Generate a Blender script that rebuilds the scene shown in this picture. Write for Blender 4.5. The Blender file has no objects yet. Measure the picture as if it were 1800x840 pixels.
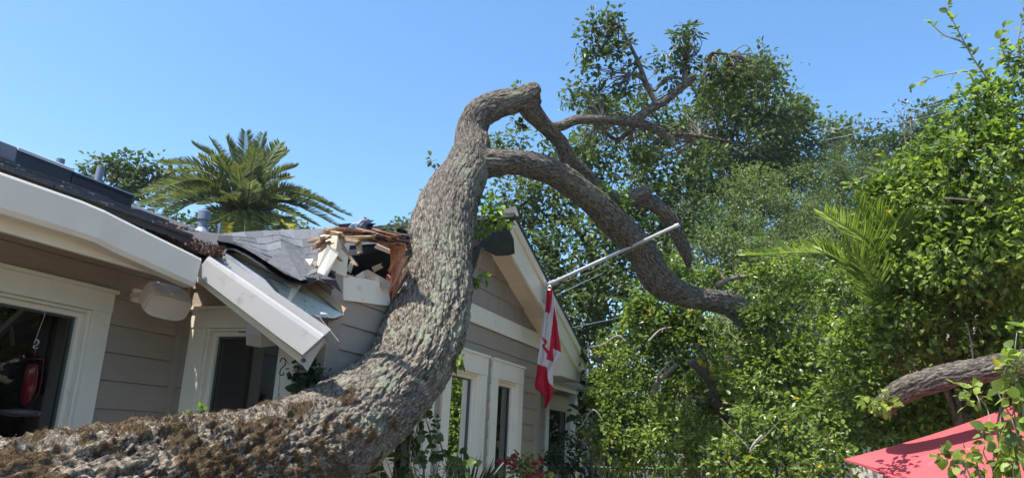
import bpy, bmesh, math, random
import numpy as np
from mathutils import Vector, Matrix
random.seed(7)
RNG = np.random.default_rng(11)
C = bpy.context.scene.collection
H = 1.6                                   # height of the eye above the ground
F = 1345.0                                # focal length in pixels of the 1800 px wide photograph
# ------------------------------------------------------------------ camera
def _n(v):
    v = np.array(v, float); return v / np.linalg.norm(v)
_z = _n((240, 5100, -F)); _u = np.array((510., -378., -F)); _u = _n(_u - _z * _u.dot(_z)); _v = np.cross(_u, _z)
R = np.array([_v, _u, _z])                # rows: world X, Y, Z seen in camera axes
cam = bpy.data.cameras.new('camera'); camo = bpy.data.objects.new('camera', cam); C.objects.link(camo)
M4 = Matrix.Identity(4)
for i in range(3):
    for j in range(3): M4[i][j] = R[i][j]
M4[2][3] = H
camo.matrix_world = M4
cam.sensor_width = 36; cam.lens = 36 * F / 1800; cam.clip_start = 0.05; cam.clip_end = 2000
bpy.context.scene.camera = camo
# ------------------------------------------------------------------ world, sun, exposure
SUN = _n((-0.27, -0.36, 1.0))            # towards the sun
EL = math.asin(SUN[2]); ROT = math.atan2(SUN[0], SUN[1])
w = bpy.data.worlds.new("World"); bpy.context.scene.world = w; w.use_nodes = True
nt = w.node_tree; bg = nt.nodes['Background']
sky = nt.nodes.new('ShaderNodeTexSky'); sky.sky_type = 'NISHITA'; sky.sun_disc = False
sky.sun_elevation = EL; sky.sun_rotation = ROT; sky.altitude = 50; sky.air_density = 1.0; sky.dust_density = 1.8; sky.ozone_density = 3.0
hs = nt.nodes.new('ShaderNodeHueSaturation'); hs.inputs['Saturation'].default_value = 1.2; hs.inputs['Hue'].default_value = 0.496; nt.links.new(sky.outputs[0], hs.inputs['Color']); nt.links.new(hs.outputs[0], bg.inputs[0]); bg.inputs[1].default_value = 0.15
sl = bpy.data.lights.new('sun', 'SUN'); sl.energy = 4.8; sl.angle = math.radians(0.5); sl.color = (1, 0.955, 0.88)
so = bpy.data.objects.new('sun', sl); C.objects.link(so)
so.rotation_euler = Vector(-SUN).to_track_quat('-Z', 'Y').to_euler(); so.location = (-10, -5, 20)
vs = bpy.context.scene.view_settings
vs.view_transform = 'Standard'; vs.look = 'None'; vs.gamma = 1; vs.exposure = 0.95
bpy.context.scene.cycles.max_bounces = 6; bpy.context.scene.cycles.transparent_max_bounces = 8
# ------------------------------------------------------------------ projection helpers (photo pixel -> world point)
def ray(px, py): return R @ np.array((px - 900., 420. - py, -F))
def _w(p): return np.array((p[0], p[1], p[2] + H))
def onX(px, py, X): r = ray(px, py); return _w(r * X / r[0])
def onY(px, py, Y): r = ray(px, py); return _w(r * Y / r[1])
def onZ(px, py, Z): r = ray(px, py); return _w(r * Z / r[2])      # Z relative to the eye
def Pd(px, py, d): return _w(ray(px, py) * d / F)
def proj(p):
    c = R.T @ (np.array(p, float) - np.array((0, 0, H))); return 900 + F * c[0] / -c[2], 420 - F * c[1] / -c[2]
# ------------------------------------------------------------------ materials
MATS = {}
def newmat(name):
    m = bpy.data.materials.new(name); m.use_nodes = True; t = m.node_tree
    return m, t, t.nodes['Principled BSDF'], t.nodes, t.links
def ramp(t, fac, stops, interp='LINEAR'):
    r = t.nodes.new('ShaderNodeValToRGB'); r.color_ramp.interpolation = interp
    el = r.color_ramp.elements
    while len(el) < len(stops): el.new(0.5)
    for e, (p, c) in zip(el, stops): e.position = p; e.color = (*c, 1) if len(c) == 3 else c
    t.links.new(fac, r.inputs[0]); return r.outputs[0]
def noise(t, scale, detail=4, rough=0.55, vec=None, dist=0, stretch=None):
    n = t.nodes.new('ShaderNodeTexNoise'); n.inputs['Scale'].default_value = scale
    n.inputs['Detail'].default_value = detail; n.inputs['Roughness'].default_value = rough; n.inputs['Distortion'].default_value = dist
    if vec is None: vec = t.nodes.new('ShaderNodeTexCoord').outputs['Object']
    if stretch:
        mp = t.nodes.new('ShaderNodeMapping'); mp.inputs['Scale'].default_value = stretch; t.links.new(vec, mp.inputs[0]); vec = mp.outputs[0]
    t.links.new(vec, n.inputs['Vector']); return n.outputs['Fac']
def mixc(t, fac, a, b, mode='MIX'):
    m = t.nodes.new('ShaderNodeMix'); m.data_type = 'RGBA'; m.blend_type = mode
    for s, v in ((0, fac), (6, a), (7, b)):
        if hasattr(v, 'is_output'): t.links.new(v, m.inputs[s])
        elif s == 0: m.inputs[0].default_value = v
        else: m.inputs[s].default_value = (*v, 1)
    return m.outputs[2]
def bump(t, b, h, strength=0.4, dist=0.01):
    n = t.nodes.new('ShaderNodeBump'); n.inputs['Strength'].default_value = strength; n.inputs['Distance'].default_value = dist
    t.links.new(h, n.inputs['Height']); t.links.new(n.outputs[0], b.inputs['Normal'])
def simple(name, col, rough=0.6, var=0.12, scale=6, bs=0.15, bscale=60, bdist=0.003, stretch=None, metal=0, dirt=None, island=0.0):
    m, t, b, N, L = newmat(name)
    f = noise(t, scale, 5, 0.6, stretch=stretch)
    c0 = tuple(max(0, x * (1 - var)) for x in col); c1 = tuple(min(1, x * (1 + var)) for x in col)
    c = ramp(t, f, [(0.3, c0), (0.7, c1)])
    if dirt:
        f2 = noise(t, dirt[1], 6, 0.7)
        c = mixc(t, ramp(t, f2, [(dirt[2], (0, 0, 0)), (dirt[2] + 0.12, (1, 1, 1))]), c, dirt[0])
    if island:
        g = t.nodes.new('ShaderNodeNewGeometry'); oi = t.nodes.new('ShaderNodeObjectInfo')
        a = t.nodes.new('ShaderNodeMath'); a.operation = 'ADD'; L.new(g.outputs['Random Per Island'], a.inputs[0]); L.new(oi.outputs['Random'], a.inputs[1])
        fr = t.nodes.new('ShaderNodeMath'); fr.operation = 'FRACT'; L.new(a.outputs[0], fr.inputs[0])
        c = mixc(t, 1.0, c, ramp(t, fr.outputs[0], [(0, (1 - island,) * 3), (1, (1 + island,) * 3)]), 'MULTIPLY')
    L.new(c, b.inputs['Base Color']); b.inputs['Roughness'].default_value = rough; b.inputs['Metallic'].default_value = metal
    if bs: bump(t, b, noise(t, bscale, 4, 0.6, stretch=stretch), bs, bdist)
    MATS[name] = m; return m
trim = simple('cream_trim_paint', (0.80, 0.735, 0.60), 0.5, 0.05, 3, 0.12, 40, 0.002, dirt=((0.55, 0.5, 0.42), 9, 0.62))
gutterm = simple('gutter_paint', (0.80, 0.74, 0.63), 0.35, 0.05, 2, 0.1, 25, 0.003, dirt=((0.52, 0.46, 0.38), 5, 0.64))
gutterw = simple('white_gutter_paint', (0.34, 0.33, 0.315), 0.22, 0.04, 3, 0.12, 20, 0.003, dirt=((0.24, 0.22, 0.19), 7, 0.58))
siding = simple('taupe_siding_paint', (0.34, 0.28, 0.22), 0.55, 0.07, 3, 0.6, 9, 0.004, stretch=(2, 2, 22), island=0.05)
sidingx = simple('taupe_shingle_paint', (0.29, 0.245, 0.205), 0.6, 0.08, 4, 0.5, 14, 0.004, stretch=(8, 8, 2), island=0.09)
sheath = simple('sheathing', (0.12, 0.1, 0.085), 0.8)
soffitm = simple('soffit_paint', (0.78, 0.68, 0.55), 0.55, 0.05, 3, island=0.05)
asphalt = simple('asphalt_shingle', (0.068, 0.072, 0.078), 0.8, 0.35, 30, 0.7, 260, 0.004, island=0.35)
roofm = simple('roof_deck', (0.045, 0.045, 0.05), 0.85, 0.2, 20, 0.5, 120, 0.004)
felt = simple('black_roofing_felt', (0.02, 0.021, 0.026), 0.55, 0.3, 12, 0.5, 40, 0.01)
rawwood = simple('raw_pale_wood', (0.38, 0.265, 0.15), 0.7, 0.28, 9, 0.8, 22, 0.006, stretch=(3, 3, 14))
redwood = simple('torn_red_wood', (0.58, 0.27, 0.15), 0.7, 0.4, 8, 1.0, 20, 0.012, stretch=(14, 14, 2))
oldpaint = simple('peeling_blue_white_paint', (0.40, 0.42, 0.36), 0.85, 0.2, 5, 0.4, 40, 0.003, dirt=((0.09, 0.08, 0.06), 34, 0.56))
guardm = simple('blue_shaded_metal', (0.12, 0.145, 0.19), 0.6, 0.2, 12, 0.3, 60, dirt=((.2, .2, .2), 30, .62))  # pale metal; blue-grey of shade and sky reflection put into its colour
pipe = simple('grey_vent_pipe', (0.16, 0.19, 0.24), 0.5, 0.1)
panelm = simple('dark_solar_panel', (0.02, 0.025, 0.04), 0.25, 0.2, 5, 0)
alum = simple('bare_aluminium', (0.62, 0.63, 0.66), 0.35, 0.06, 8, 0.05, metal=0.7)
plastic = simple('speaker_plastic', (0.82, 0.74, 0.64), 0.45, 0.04, 5, 0.1, 200, 0.001)
grille = simple('speaker_grille', (0.78, 0.70, 0.60), 0.7, 0.05, 5, 0.6, 500, 0.001)
darkgasket = simple('green_grey_gasket', (0.06, 0.08, 0.07), 0.4)
curtainm = simple('grey_curtain', (0.16, 0.165, 0.19), 0.9, 0.1, 4, 0.3, 10, stretch=(12, 12, 1))
redcurtain = simple('dark_red_curtain', (0.16, 0.025, 0.035), 0.9, 0.2, 4, 0.3, 10, stretch=(12, 12, 1))
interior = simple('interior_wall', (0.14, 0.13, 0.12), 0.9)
blackmetal = simple('black_iron', (0.02, 0.02, 0.022), 0.5)
redglass = simple('red_feeder_plastic', (0.11, 0.005, 0.009), 0.15, 0.1, 5, 0)
clearpl = simple('feeder_base_plastic', (0.06, 0.05, 0.055), 0.2, 0.1, 5, 0)
umbm = simple('red_canvas', (0.40, 0.06, 0.07), 0.8, 0.08, 3, 0.3, 300, 0.002, dirt=((0.5, 0.09, 0.1), 4, 0.6))
stone = simple('rough_grey_stone', (0.36, 0.34, 0.30), 0.85, 0.3, 10, 0.8, 30, 0.015, dirt=((0.12, 0.11, 0.09), 14, 0.55), island=0.25)
groundm = simple('patio_ground', (0.20, 0.17, 0.13), 0.9, 0.3, 1.5, 0.6, 15, 0.02)
hillm = simple('hillside_earth', (0.035, 0.045, 0.02), 0.95, 0.4, 0.6, 0.8, 4, 0.1)
litter = simple('brown_leaf_litter', (0.13, 0.075, 0.055), 0.8, 0.5, 20, 0.2, island=0.6)
redflower = simple('red_geranium_petal', (0.22, 0.01, 0.025), 0.6, 0.2, 20, 0)
twigm = simple('pale_grey_twig', (0.28, 0.25, 0.21), 0.8, 0.2, 10, 0.4, 40)
branchm = simple('oak_branch_bark', (0.17, 0.145, 0.115), 0.85, 0.35, 14, 1.0, 45, 0.012)
darkbranch = simple('dark_branch_bark', (0.055, 0.045, 0.036), 0.9, 0.3, 14, 0.9, 45, 0.01)
palmtrunk = simple('palm_trunk', (0.15, 0.10, 0.06), 0.9, 0.3, 8, 0.8, 20, 0.02)
mossm = simple('brown_moss', (0.10, 0.063, 0.029), 0.95, 0.5, 25, 0, island=0.55)
def flagmat(name, col):
    m, t, b, N, L = newmat(name); b.inputs['Base Color'].default_value = (*col, 1); b.inputs['Roughness'].default_value = 0.8
    tr = N.new('ShaderNodeBsdfTranslucent'); tr.inputs[0].default_value = (*col, 1); mx = N.new('ShaderNodeMixShader'); mx.inputs[0].default_value = 0.4
    L.new(b.outputs[0], mx.inputs[1]); L.new(tr.outputs[0], mx.inputs[2]); L.new(mx.outputs[0], N['Material Output'].inputs[0]); return m
flagred = flagmat('flag_red', (0.62, 0.02, 0.055)); flagwhite = flagmat('flag_white', (0.78, 0.76, 0.78)); flagblue = flagmat('flag_blue', (0.05, 0.06, 0.25))
def glassmat():
    m, t, b, N, L = newmat('window_glass')
    gl = N.new('ShaderNodeBsdfGlossy'); gl.inputs['Roughness'].default_value = 0.012
    tr = N.new('ShaderNodeBsdfTransparent'); tr.inputs[0].default_value = (0.42, 0.46, 0.46, 1)
    fr = N.new('ShaderNodeFresnel'); fr.inputs[0].default_value = 2.1
    bp = N.new('ShaderNodeBump'); bp.inputs['Strength'].default_value = 0.04; bp.inputs['Distance'].default_value = 0.02; L.new(noise(t, 2.5, 1), bp.inputs['Height']); L.new(bp.outputs[0], gl.inputs['Normal'])
    mx = N.new('ShaderNodeMixShader'); L.new(fr.outputs[0], mx.inputs[0]); L.new(tr.outputs[0], mx.inputs[1]); L.new(gl.outputs[0], mx.inputs[2])
    L.new(mx.outputs[0], N['Material Output'].inputs[0]); return m
glass = glassmat()
def leafmat(name, dark, light, accent=None, trans=0.35, rough=0.45, patch=1.2, spec=0.3):
    m, t, b, N, L = newmat(name)
    g = N.new('ShaderNodeNewGeometry'); oi = N.new('ShaderNodeObjectInfo')
    a = N.new('ShaderNodeMath'); a.operation = 'ADD'; L.new(g.outputs['Random Per Island'], a.inputs[0]); L.new(oi.outputs['Random'], a.inputs[1])
    fr = N.new('ShaderNodeMath'); fr.operation = 'FRACT'; L.new(a.outputs[0], fr.inputs[0])
    stops = [(0.0, dark), (0.8, light)]
    if accent: stops += [(0.993, light), (0.997, accent)]
    c = ramp(t, fr.outputs[0], stops)
    tc = N.new('ShaderNodeNewGeometry')
    c = mixc(t, 1.0, c, ramp(t, noise(t, patch, 2, vec=tc.outputs['Position']), [(0.3, (0.62, 0.68, 0.62)), (0.7, (1.3, 1.25, 1.1))]), 'MULTIPLY')
    L.new(c, b.inputs['Base Color']); b.inputs['Roughness'].default_value = rough; b.inputs['Specular IOR Level'].default_value = spec
    tr = N.new('ShaderNodeBsdfTranslucent'); L.new(mixc(t, 1.0, c, (1.35, 1.45, 0.7), 'MULTIPLY'), tr.inputs[0])
    mx = N.new('ShaderNodeMixShader'); mx.inputs[0].default_value = trans
    L.new(b.outputs[0], mx.inputs[1]); L.new(tr.outputs[0], mx.inputs[2]); L.new(mx.outputs[0], N['Material Output'].inputs[0]); return m
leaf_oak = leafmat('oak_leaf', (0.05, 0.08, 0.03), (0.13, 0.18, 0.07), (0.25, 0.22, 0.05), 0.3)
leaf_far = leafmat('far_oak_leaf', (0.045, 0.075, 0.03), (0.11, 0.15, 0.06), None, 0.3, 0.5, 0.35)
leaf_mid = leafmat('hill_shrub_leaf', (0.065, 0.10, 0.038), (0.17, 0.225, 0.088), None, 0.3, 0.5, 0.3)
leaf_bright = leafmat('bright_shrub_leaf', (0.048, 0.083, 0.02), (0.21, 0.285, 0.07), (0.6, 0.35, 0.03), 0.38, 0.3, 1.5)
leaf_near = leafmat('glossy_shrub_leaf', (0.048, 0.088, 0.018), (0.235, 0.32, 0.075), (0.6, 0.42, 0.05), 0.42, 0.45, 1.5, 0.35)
leaf_shade = leafmat('shade_darkened_leaf', (0.03, 0.06, 0.02), (0.09, 0.14, 0.04), None, 0.3, 0.4)  # leaf colour darkened to stand for the shade under the trunk
leaf_dark = leafmat('dark_vine_leaf', (0.02, 0.04, 0.02), (0.06, 0.095, 0.04), None, 0.25, 0.35)
leaf_sprout = leafmat('fresh_sprout_leaf', (0.08, 0.14, 0.03), (0.18, 0.27, 0.06), None, 0.4, 0.35)
leaf_palm = leafmat('palm_leaflet', (0.09, 0.115, 0.045), (0.22, 0.25, 0.10), None, 0.3, 0.4, 0.8)
leaf_palmy = leafmat('yellow_palm_leaflet', (0.25, 0.24, 0.03), (0.5, 0.42, 0.05), None, 0.4, 0.4)
leaf_fresh = leafmat('fresh_palm_leaflet', (0.13, 0.2, 0.04), (0.26, 0.34, 0.08), None, 0.4, 0.35)
def barkmat():
    m, t, b, N, L = newmat('mossy_oak_bark')
    def attr(n):
        a = N.new('ShaderNodeAttribute'); a.attribute_name = n; return a
    at = attr('along'); v = attr('bark_uv').outputs['Vector']; am = attr('moss').outputs['Fac']; al = attr('lichen').outputs['Fac']; aw = attr('pale').outputs['Fac']
    n2 = noise(t, 72, 6, 0.72, v, 0.3, stretch=(0.6, 1, 1)); n4 = noise(t, 130, 4, 0.75, v); n3 = noise(t, 7, 5, 0.6, v)
    base = ramp(t, n2, [(0.39, (0.025, 0.021, 0.017)), (0.49, (0.125, 0.112, 0.087)), (0.585, (0.39, 0.37, 0.30))])
    base = mixc(t, ramp(t, n3, [(0.35, (0, 0, 0)), (0.7, (0.5, 0.5, 0.5))]), base, (0.24, 0.19, 0.15))
    nl = noise(t, 62, 6, 0.72, v, 0.2, stretch=(1.5, 1, 1))
    low = ramp(t, nl, [(0.40, (0.022, 0.017, 0.012)), (0.50, (0.13, 0.10, 0.07)), (0.60, (0.42, 0.36, 0.28))])
    base = mixc(t, ramp(t, at.outputs['Fac'], [(0.24, (1, 1, 1)), (0.42, (0, 0, 0))]), base, low)
    top = ramp(t, n2, [(0.38, (0.035, 0.029, 0.024)), (0.5, (0.14, 0.12, 0.10)), (0.62, (0.32, 0.285, 0.24))])
    base = mixc(t, ramp(t, at.outputs['Fac'], [(0.66, (0, 0, 0)), (0.80, (1, 1, 1))]), base, top)
    base = mixc(t, al, base, ramp(t, n4, [(0.35, (0.15, 0.17, 0.11)), (0.6, (0.44, 0.48, 0.34))]))
    base = mixc(t, aw, base, ramp(t, nl, [(0.40, (0.10, 0.085, 0.07)), (0.52, (0.33, 0.28, 0.22)), (0.62, (0.58, 0.51, 0.41))]))
    base = mixc(t, am, base, ramp(t, n4, [(0.3, (0.025, 0.018, 0.01)), (0.5, (0.085, 0.055, 0.026)), (0.7, (0.24, 0.15, 0.065))]))
    L.new(base, b.inputs['Base Color']); b.inputs['Roughness'].default_value = 0.9; b.inputs['Specular IOR Level'].default_value = 0.2
    ad = N.new('ShaderNodeMath'); ad.operation = 'ADD'; L.new(n2, ad.inputs[0]); L.new(n4, ad.inputs[1])
    bump(t, b, ad.outputs[0], 1.0, 0.018); return m
bark = barkmat()
# ------------------------------------------------------------------ object helpers
def link(name, me, parent=None):
    o = bpy.data.objects.new(name, me); C.objects.link(o)
    if parent is not None: o.parent = parent
    return o
def tag(o, label=None, cat=None, group=None, kind=None):
    if label: o['label'] = label
    if cat: o['category'] = cat
    if group: o['group'] = group
    if kind: o['kind'] = kind
    return o
def thing(name, label, cat, group=None):
    return tag(link(name, None), label, cat, group)
class MB:
    def __init__(s): s.v = []; s.f = []
    def add(s, vs_, fs):
        k = len(s.v); s.v += [tuple(map(float, p)) for p in vs_]; s.f += [tuple(i + k for i in f) for f in fs]; return s
    def hexa(s, p):      # 8 corners: bottom ring 0-3, top ring 4-7
        return s.add(p, [(0, 3, 2, 1), (4, 5, 6, 7), (0, 1, 5, 4), (1, 2, 6, 5), (2, 3, 7, 6), (3, 0, 4, 7)])
    def box(s, x0, x1, y0, y1, z0, z1):
        return s.hexa([(x0, y0, z0), (x1, y0, z0), (x1, y1, z0), (x0, y1, z0), (x0, y0, z1), (x1, y0, z1), (x1, y1, z1), (x0, y1, z1)])
    def prism(s, poly, t):
        n = len(poly); t = np.array(t); top = [np.array(p) + t for p in poly]
        return s.add(list(poly) + top, [tuple(range(n))[::-1], tuple(range(n, 2 * n))] + [(i, (i + 1) % n, n + (i + 1) % n, n + i) for i in range(n)])
    def tube(s, pts, rad, seg=8, cap=True):
        pts = [np.array(p, float) for p in pts]; n = len(pts)
        if not hasattr(rad, '__len__'): rad = [rad] * n
        vs_ = []; up = None
        for i in range(n):
            tdir = _n(pts[min(i + 1, n - 1)] - pts[max(i - 1, 0)])
            if up is None: up = _n(np.cross(tdir, (0.3, 0.2, 0.9) if abs(tdir[2]) < 0.9 else (1, 0, 0)))
            up = _n(up - tdir * up.dot(tdir)); sd = np.cross(tdir, up)
            for k in range(seg):
                a = 2 * math.pi * k / seg; vs_.append(pts[i] + (up * math.cos(a) + sd * math.sin(a)) * rad[i])
        fs = [(i * seg + k, i * seg + (k + 1) % seg, (i + 1) * seg + (k + 1) % seg, (i + 1) * seg + k) for i in range(n - 1) for k in range(seg)]
        if cap: fs += [tuple(range(seg))[::-1], tuple(range((n - 1) * seg, n * seg))]
        return s.add(vs_, fs)
    def build(s, name, mat, parent=None, bevel=0, smooth=False):
        me = bpy.data.meshes.new(name); me.from_pydata(s.v, [], s.f); me.materials.append(mat)
        bm = bmesh.new(); bm.from_mesh(me); bmesh.ops.recalc_face_normals(bm, faces=bm.faces)
        if bevel: bmesh.ops.bevel(bm, geom=list(bm.edges), offset=bevel, segments=2, profile=0.5, affect='EDGES')
        bm.to_mesh(me); bm.free()
        if smooth: me.polygons.foreach_set('use_smooth', [True] * len(me.polygons))
        me.update(); return link(name, me, parent)
def np_mesh(name, V, Fa, mat, parent=None, smooth=False, matidx=None):
    me = bpy.data.meshes.new(name); V = np.ascontiguousarray(V, np.float32); Fa = np.ascontiguousarray(Fa, np.int32)
    me.vertices.add(len(V)); me.vertices.foreach_set('co', V.ravel())
    nf, k = Fa.shape; me.loops.add(nf * k); me.loops.foreach_set('vertex_index', Fa.ravel())
    me.polygons.add(nf); me.polygons.foreach_set('loop_start', np.arange(0, nf * k, k, dtype=np.int32)); me.polygons.foreach_set('loop_total', np.full(nf, k, np.int32))
    for m in (mat if isinstance(mat, (list, tuple)) else [mat]): me.materials.append(m)
    if matidx is not None: me.polygons.foreach_set('material_index', matidx.astype(np.int32))
    me.polygons.foreach_set('use_smooth', np.full(nf, smooth))
    me.update(calc_edges=True); return link(name, me, parent)
# ------------------------------------------------------------------ numpy noise
_P = np.random.default_rng(5).random(4096).astype(np.float32)
def vnoise(p):
    i = np.floor(p).astype(np.int64); f = (p - i); f = f * f * (3 - 2 * f); out = 0
    for dx in (0, 1):
        for dy in (0, 1):
            for dz in (0, 1):
                h = ((i[:, 0] + dx) * 73856093) ^ ((i[:, 1] + dy) * 19349663) ^ ((i[:, 2] + dz) * 83492791)
                h = (h ^ (h >> 13)) & 4095
                out = out + _P[h] * (f[:, 0] if dx else 1 - f[:, 0]) * (f[:, 1] if dy else 1 - f[:, 1]) * (f[:, 2] if dz else 1 - f[:, 2])
    return out
def fbm(p, o=4):
    s = 0; a = 0.5; n = 0
    for k in range(o): s = s + a * vnoise(p * 2 ** k + 17.3 * k); n += a; a *= 0.5
    return s / n
def spline(pts, per=12):
    P = np.array(pts, float); out = []
    P = np.vstack([2 * P[0] - P[1], P, 2 * P[-1] - P[-2]])
    for i in range(1, len(P) - 2):
        for t in np.linspace(0, 1, per, endpoint=False):
            out.append(0.5 * ((2 * P[i]) + (P[i + 1] - P[i - 1]) * t + (2 * P[i - 1] - 5 * P[i] + 4 * P[i + 1] - P[i + 2]) * t * t + (3 * P[i] - P[i - 1] - 3 * P[i + 1] + P[i + 2]) * t ** 3))
    out.append(P[-2]); return np.array(out)
def bark_tube(name, path, steps, seg, amp, mat, parent, along=(0.8, 0.8), cap_end=False, fine=1.0, lump=0.03, capmat=None):
    """path rows: x, y, z, radius. A tube whose bark is real relief."""
    S = spline(path, 24); d = np.linalg.norm(np.diff(S[:, :3], axis=0), axis=1); cs = np.concatenate([[0], np.cumsum(d)])
    # even in length over radius so that the mesh is finer where the trunk is thin
    s = np.linspace(0, cs[-1], steps); A = np.stack([np.interp(s, cs, S[:, k]) for k in range(4)], 1)
    T = np.gradient(A[:, :3], axis=0); T /= np.linalg.norm(T, axis=1)[:, None]
    U = np.zeros((steps, 3)); u = _n(np.cross(T[0], (0.2, 0.3, 0.9)))
    for i in range(steps):
        u = _n(u - T[i] * u.dot(T[i])); U[i] = u
    B = np.cross(T, U); th = np.linspace(0, 2 * np.pi, seg, endpoint=False)
    D = U[:, None, :] * np.cos(th)[None, :, None] + B[:, None, :] * np.sin(th)[None, :, None]
    r = A[:, 3][:, None] * np.ones(seg)[None, :]
    ss = (s[:, None] + 0 * r).ravel(); tw = th[None, :] + 0.35 * s[:, None]
    q = np.stack([ss, (np.cos(tw) * r).ravel(), (np.sin(tw) * r).ravel()], 1)
    wq = q + 0.05 * np.stack([vnoise(q * 4), vnoise(q * 4 + 9), vnoise(q * 4 + 31)], 1) + .012 * np.stack([vnoise(q * 22), vnoise(q * 22 + 9), vnoise(q * 22 + 31)], 1)
    st1, st2, st3, st4 = (np.array(v_) * fine for v_ in ((5., 26, 26), (12., 52, 52), (34., 95, 95), (80., 160, 160)))
    bl_ = lambda n_: np.minimum(1, 1.5 * np.abs(2 * n_ - 1)) ** .6
    a1 = bl_(vnoise(wq * st1)); a2 = bl_(vnoise(wq * st2 + 3.3)); a3 = vnoise(wq * st3 + 7.7); a4 = vnoise(q * st4 + 1.7); a0 = fbm(q * np.array([3., 9, 9]) + 5, 3)
    if fine < 1.1:      # near the base the bark breaks into blocks instead of long ridges
        k0 = smooth01((.46 - np.repeat(np.interp(s, [0, s[-1]], along), seg)) / .16); cw = q + .02 * np.stack([vnoise(q * 12), vnoise(q * 12 + 9), vnoise(q * 12 + 31)], 1)
        c1 = bl_(vnoise(cw * np.array([9., 17, 17]) + 2)); c2 = bl_(vnoise(cw * np.array([24., 40, 40]) + 5)); c3 = vnoise(cw * 62.)
        a1 = a1 * (1 - k0) + c1 * k0; a2 = a2 * (1 - k0) + c2 * k0; a3 = a3 * (1 - k0) + c3 * k0
    h = 0.35 * a0 + 0.55 * a1 + 0.30 * a2 + 0.26 * a3 + 0.14 * a4 - 0.95
    al = np.interp(s, [0, s[-1]], along)
    amps = (amp(al) if callable(amp) else np.full(steps, amp))[:, None]
    rr = r + h.reshape(steps, seg) * amps + lump * (fbm(q * 2.2, 3).reshape(steps, seg) - 0.5) * np.minimum(1, r / 0.2)
    alv = np.repeat(al, seg); sm = lambda x, a, b: smooth01((x - a) / (b - a))
    mz_ = fbm(q * np.array([6, 11, 11]) + 40, 5); mz2 = fbm(q * np.array([8, 14, 14]) + 90, 5); mz3 = fbm(q * np.array([5, 9, 9]) + 140, 5)
    moss = sm(mz_ + .8 * (fbm(q * 20, 3) - .5) - .34 * sm(alv, .22, .46), .47, .56) * .9; pale = sm(mz2 + .3 * (fbm(q * 35 + 5, 2) - .5), .54, .61) * (1 - sm(alv, .30, .5)) * .6
    lich = sm(mz3 + .3 * (fbm(q * 26, 2) - .5), .54, .62) * sm(alv, .30, .42) * (1 - sm(alv, .60, .74)) * .6 + sm(mz3, .60, .68) * sm(alv, .7, .8) * .35
    mo = moss.reshape(steps, seg); rr = rr + mo * (.003 + .012 * vnoise(q * 60).reshape(steps, seg))
    V = (A[:, None, :3] + D * rr[..., None]).reshape(-1, 3)
    i = np.arange(steps - 1)[:, None] * seg; k = np.arange(seg)[None, :]; k2 = (k + 1) % seg
    Fa = np.stack([i + k, i + k2, i + seg + k2, i + seg + k], -1).reshape(-1, 4)
    o = np_mesh(name, V, Fa, mat, parent, smooth=True)
    at = o.data.attributes.new('along', 'FLOAT', 'POINT'); at.data.foreach_set('value', np.repeat(al, seg).astype(np.float32))
    av = o.data.attributes.new('bark_uv', 'FLOAT_VECTOR', 'POINT'); av.data.foreach_set('vector', (q * np.array([0.55, 1.25, 1.25])).astype(np.float32).ravel())
    for nm, ar in (('moss', moss), ('lichen', lich), ('pale', pale)):
        at = o.data.attributes.new(nm, 'FLOAT', 'POINT'); at.data.foreach_set('value', ar.astype(np.float32))
    if moss.max() > .5:      # tufts of moss
        eye = np.array((0, 0, H)); Dn = D.reshape(-1, 3); ok = np.where((moss > .6) & ((Dn * (eye - V)).sum(1) > -.1))[0]; ok = RNG.choice(ok, min(110000, len(ok) * 3)); p = V[ok] + RNG.normal(size=(len(ok), 3)) * .004; ax = unit(Dn[ok] + RNG.normal(size=(len(ok), 3)) * .7); nr = unit(np.cross(ax, RNG.normal(size=(len(ok), 3))))
        Ls = .002 + .0045 * RNG.random(len(ok)); W_, F_ = leaf_arrays(p, ax, nr, Ls, Ls * .3, 'kite'); mo_ = np_mesh('moss', W_, F_, mossm, parent); mo_['kind'] = 'stuff'
    if cap_end:
        ring = V[-seg:]; c = ring.mean(0) + T[-1] * 0.004; n = seg
        m2 = 0.5 * (ring + c) + T[-1] * (0.01 * (RNG.random((n, 1)) - 0.3))
        CV = np.vstack([ring, m2, c[None]]); CF = [(k_, (k_ + 1) % n, n + (k_ + 1) % n, n + k_) for k_ in range(n)] + [(n + k_, n + (k_ + 1) % n, 2 * n) for k_ in range(n)]
        me = bpy.data.meshes.new('cut_end'); me.from_pydata([tuple(p) for p in CV], [], CF); me.materials.append(capmat or rawwood); link('cut_end', me, parent)
    return o
# ------------------------------------------------------------------ leaves
def leaf_arrays(cent, axis, nrm, L, Wd, kind='fold', curl=0.12):
    """vectorised leaves: each a blade folded on its midrib"""
    n = len(cent); side = np.cross(axis, nrm); side /= np.linalg.norm(side, axis=1)[:, None] + 1e-9
    L = L[:, None]; Wd = Wd[:, None]; up = nrm * (Wd * 0.35)
    if kind == 'kite':
        V = np.stack([cent, cent + axis * L * 0.5 + side * Wd + up, cent + axis * L, cent + axis * L * 0.5 - side * Wd + up], 1)
        b = np.arange(n)[:, None] * 4
        Fa = np.concatenate([b + np.array([0, 1, 2]), b + np.array([0, 2, 3])])
    else:
        dn = -nrm * L * curl
        V = np.stack([cent, cent + axis * L * 0.3 + side * Wd * 0.95 + up, cent + axis * L * 0.7 + side * Wd * 0.75 + up + dn * 0.4, cent + axis * L + dn,
                      cent + axis * L * 0.7 - side * Wd * 0.75 + up + dn * 0.4, cent + axis * L * 0.3 - side * Wd * 0.95 + up], 1)
        b = np.arange(n)[:, None] * 6
        Fa = np.concatenate([b + np.array([0, 1, 2, 3]), b + np.array([0, 3, 4, 5])])
    return V.reshape(-1, 3), Fa
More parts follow.
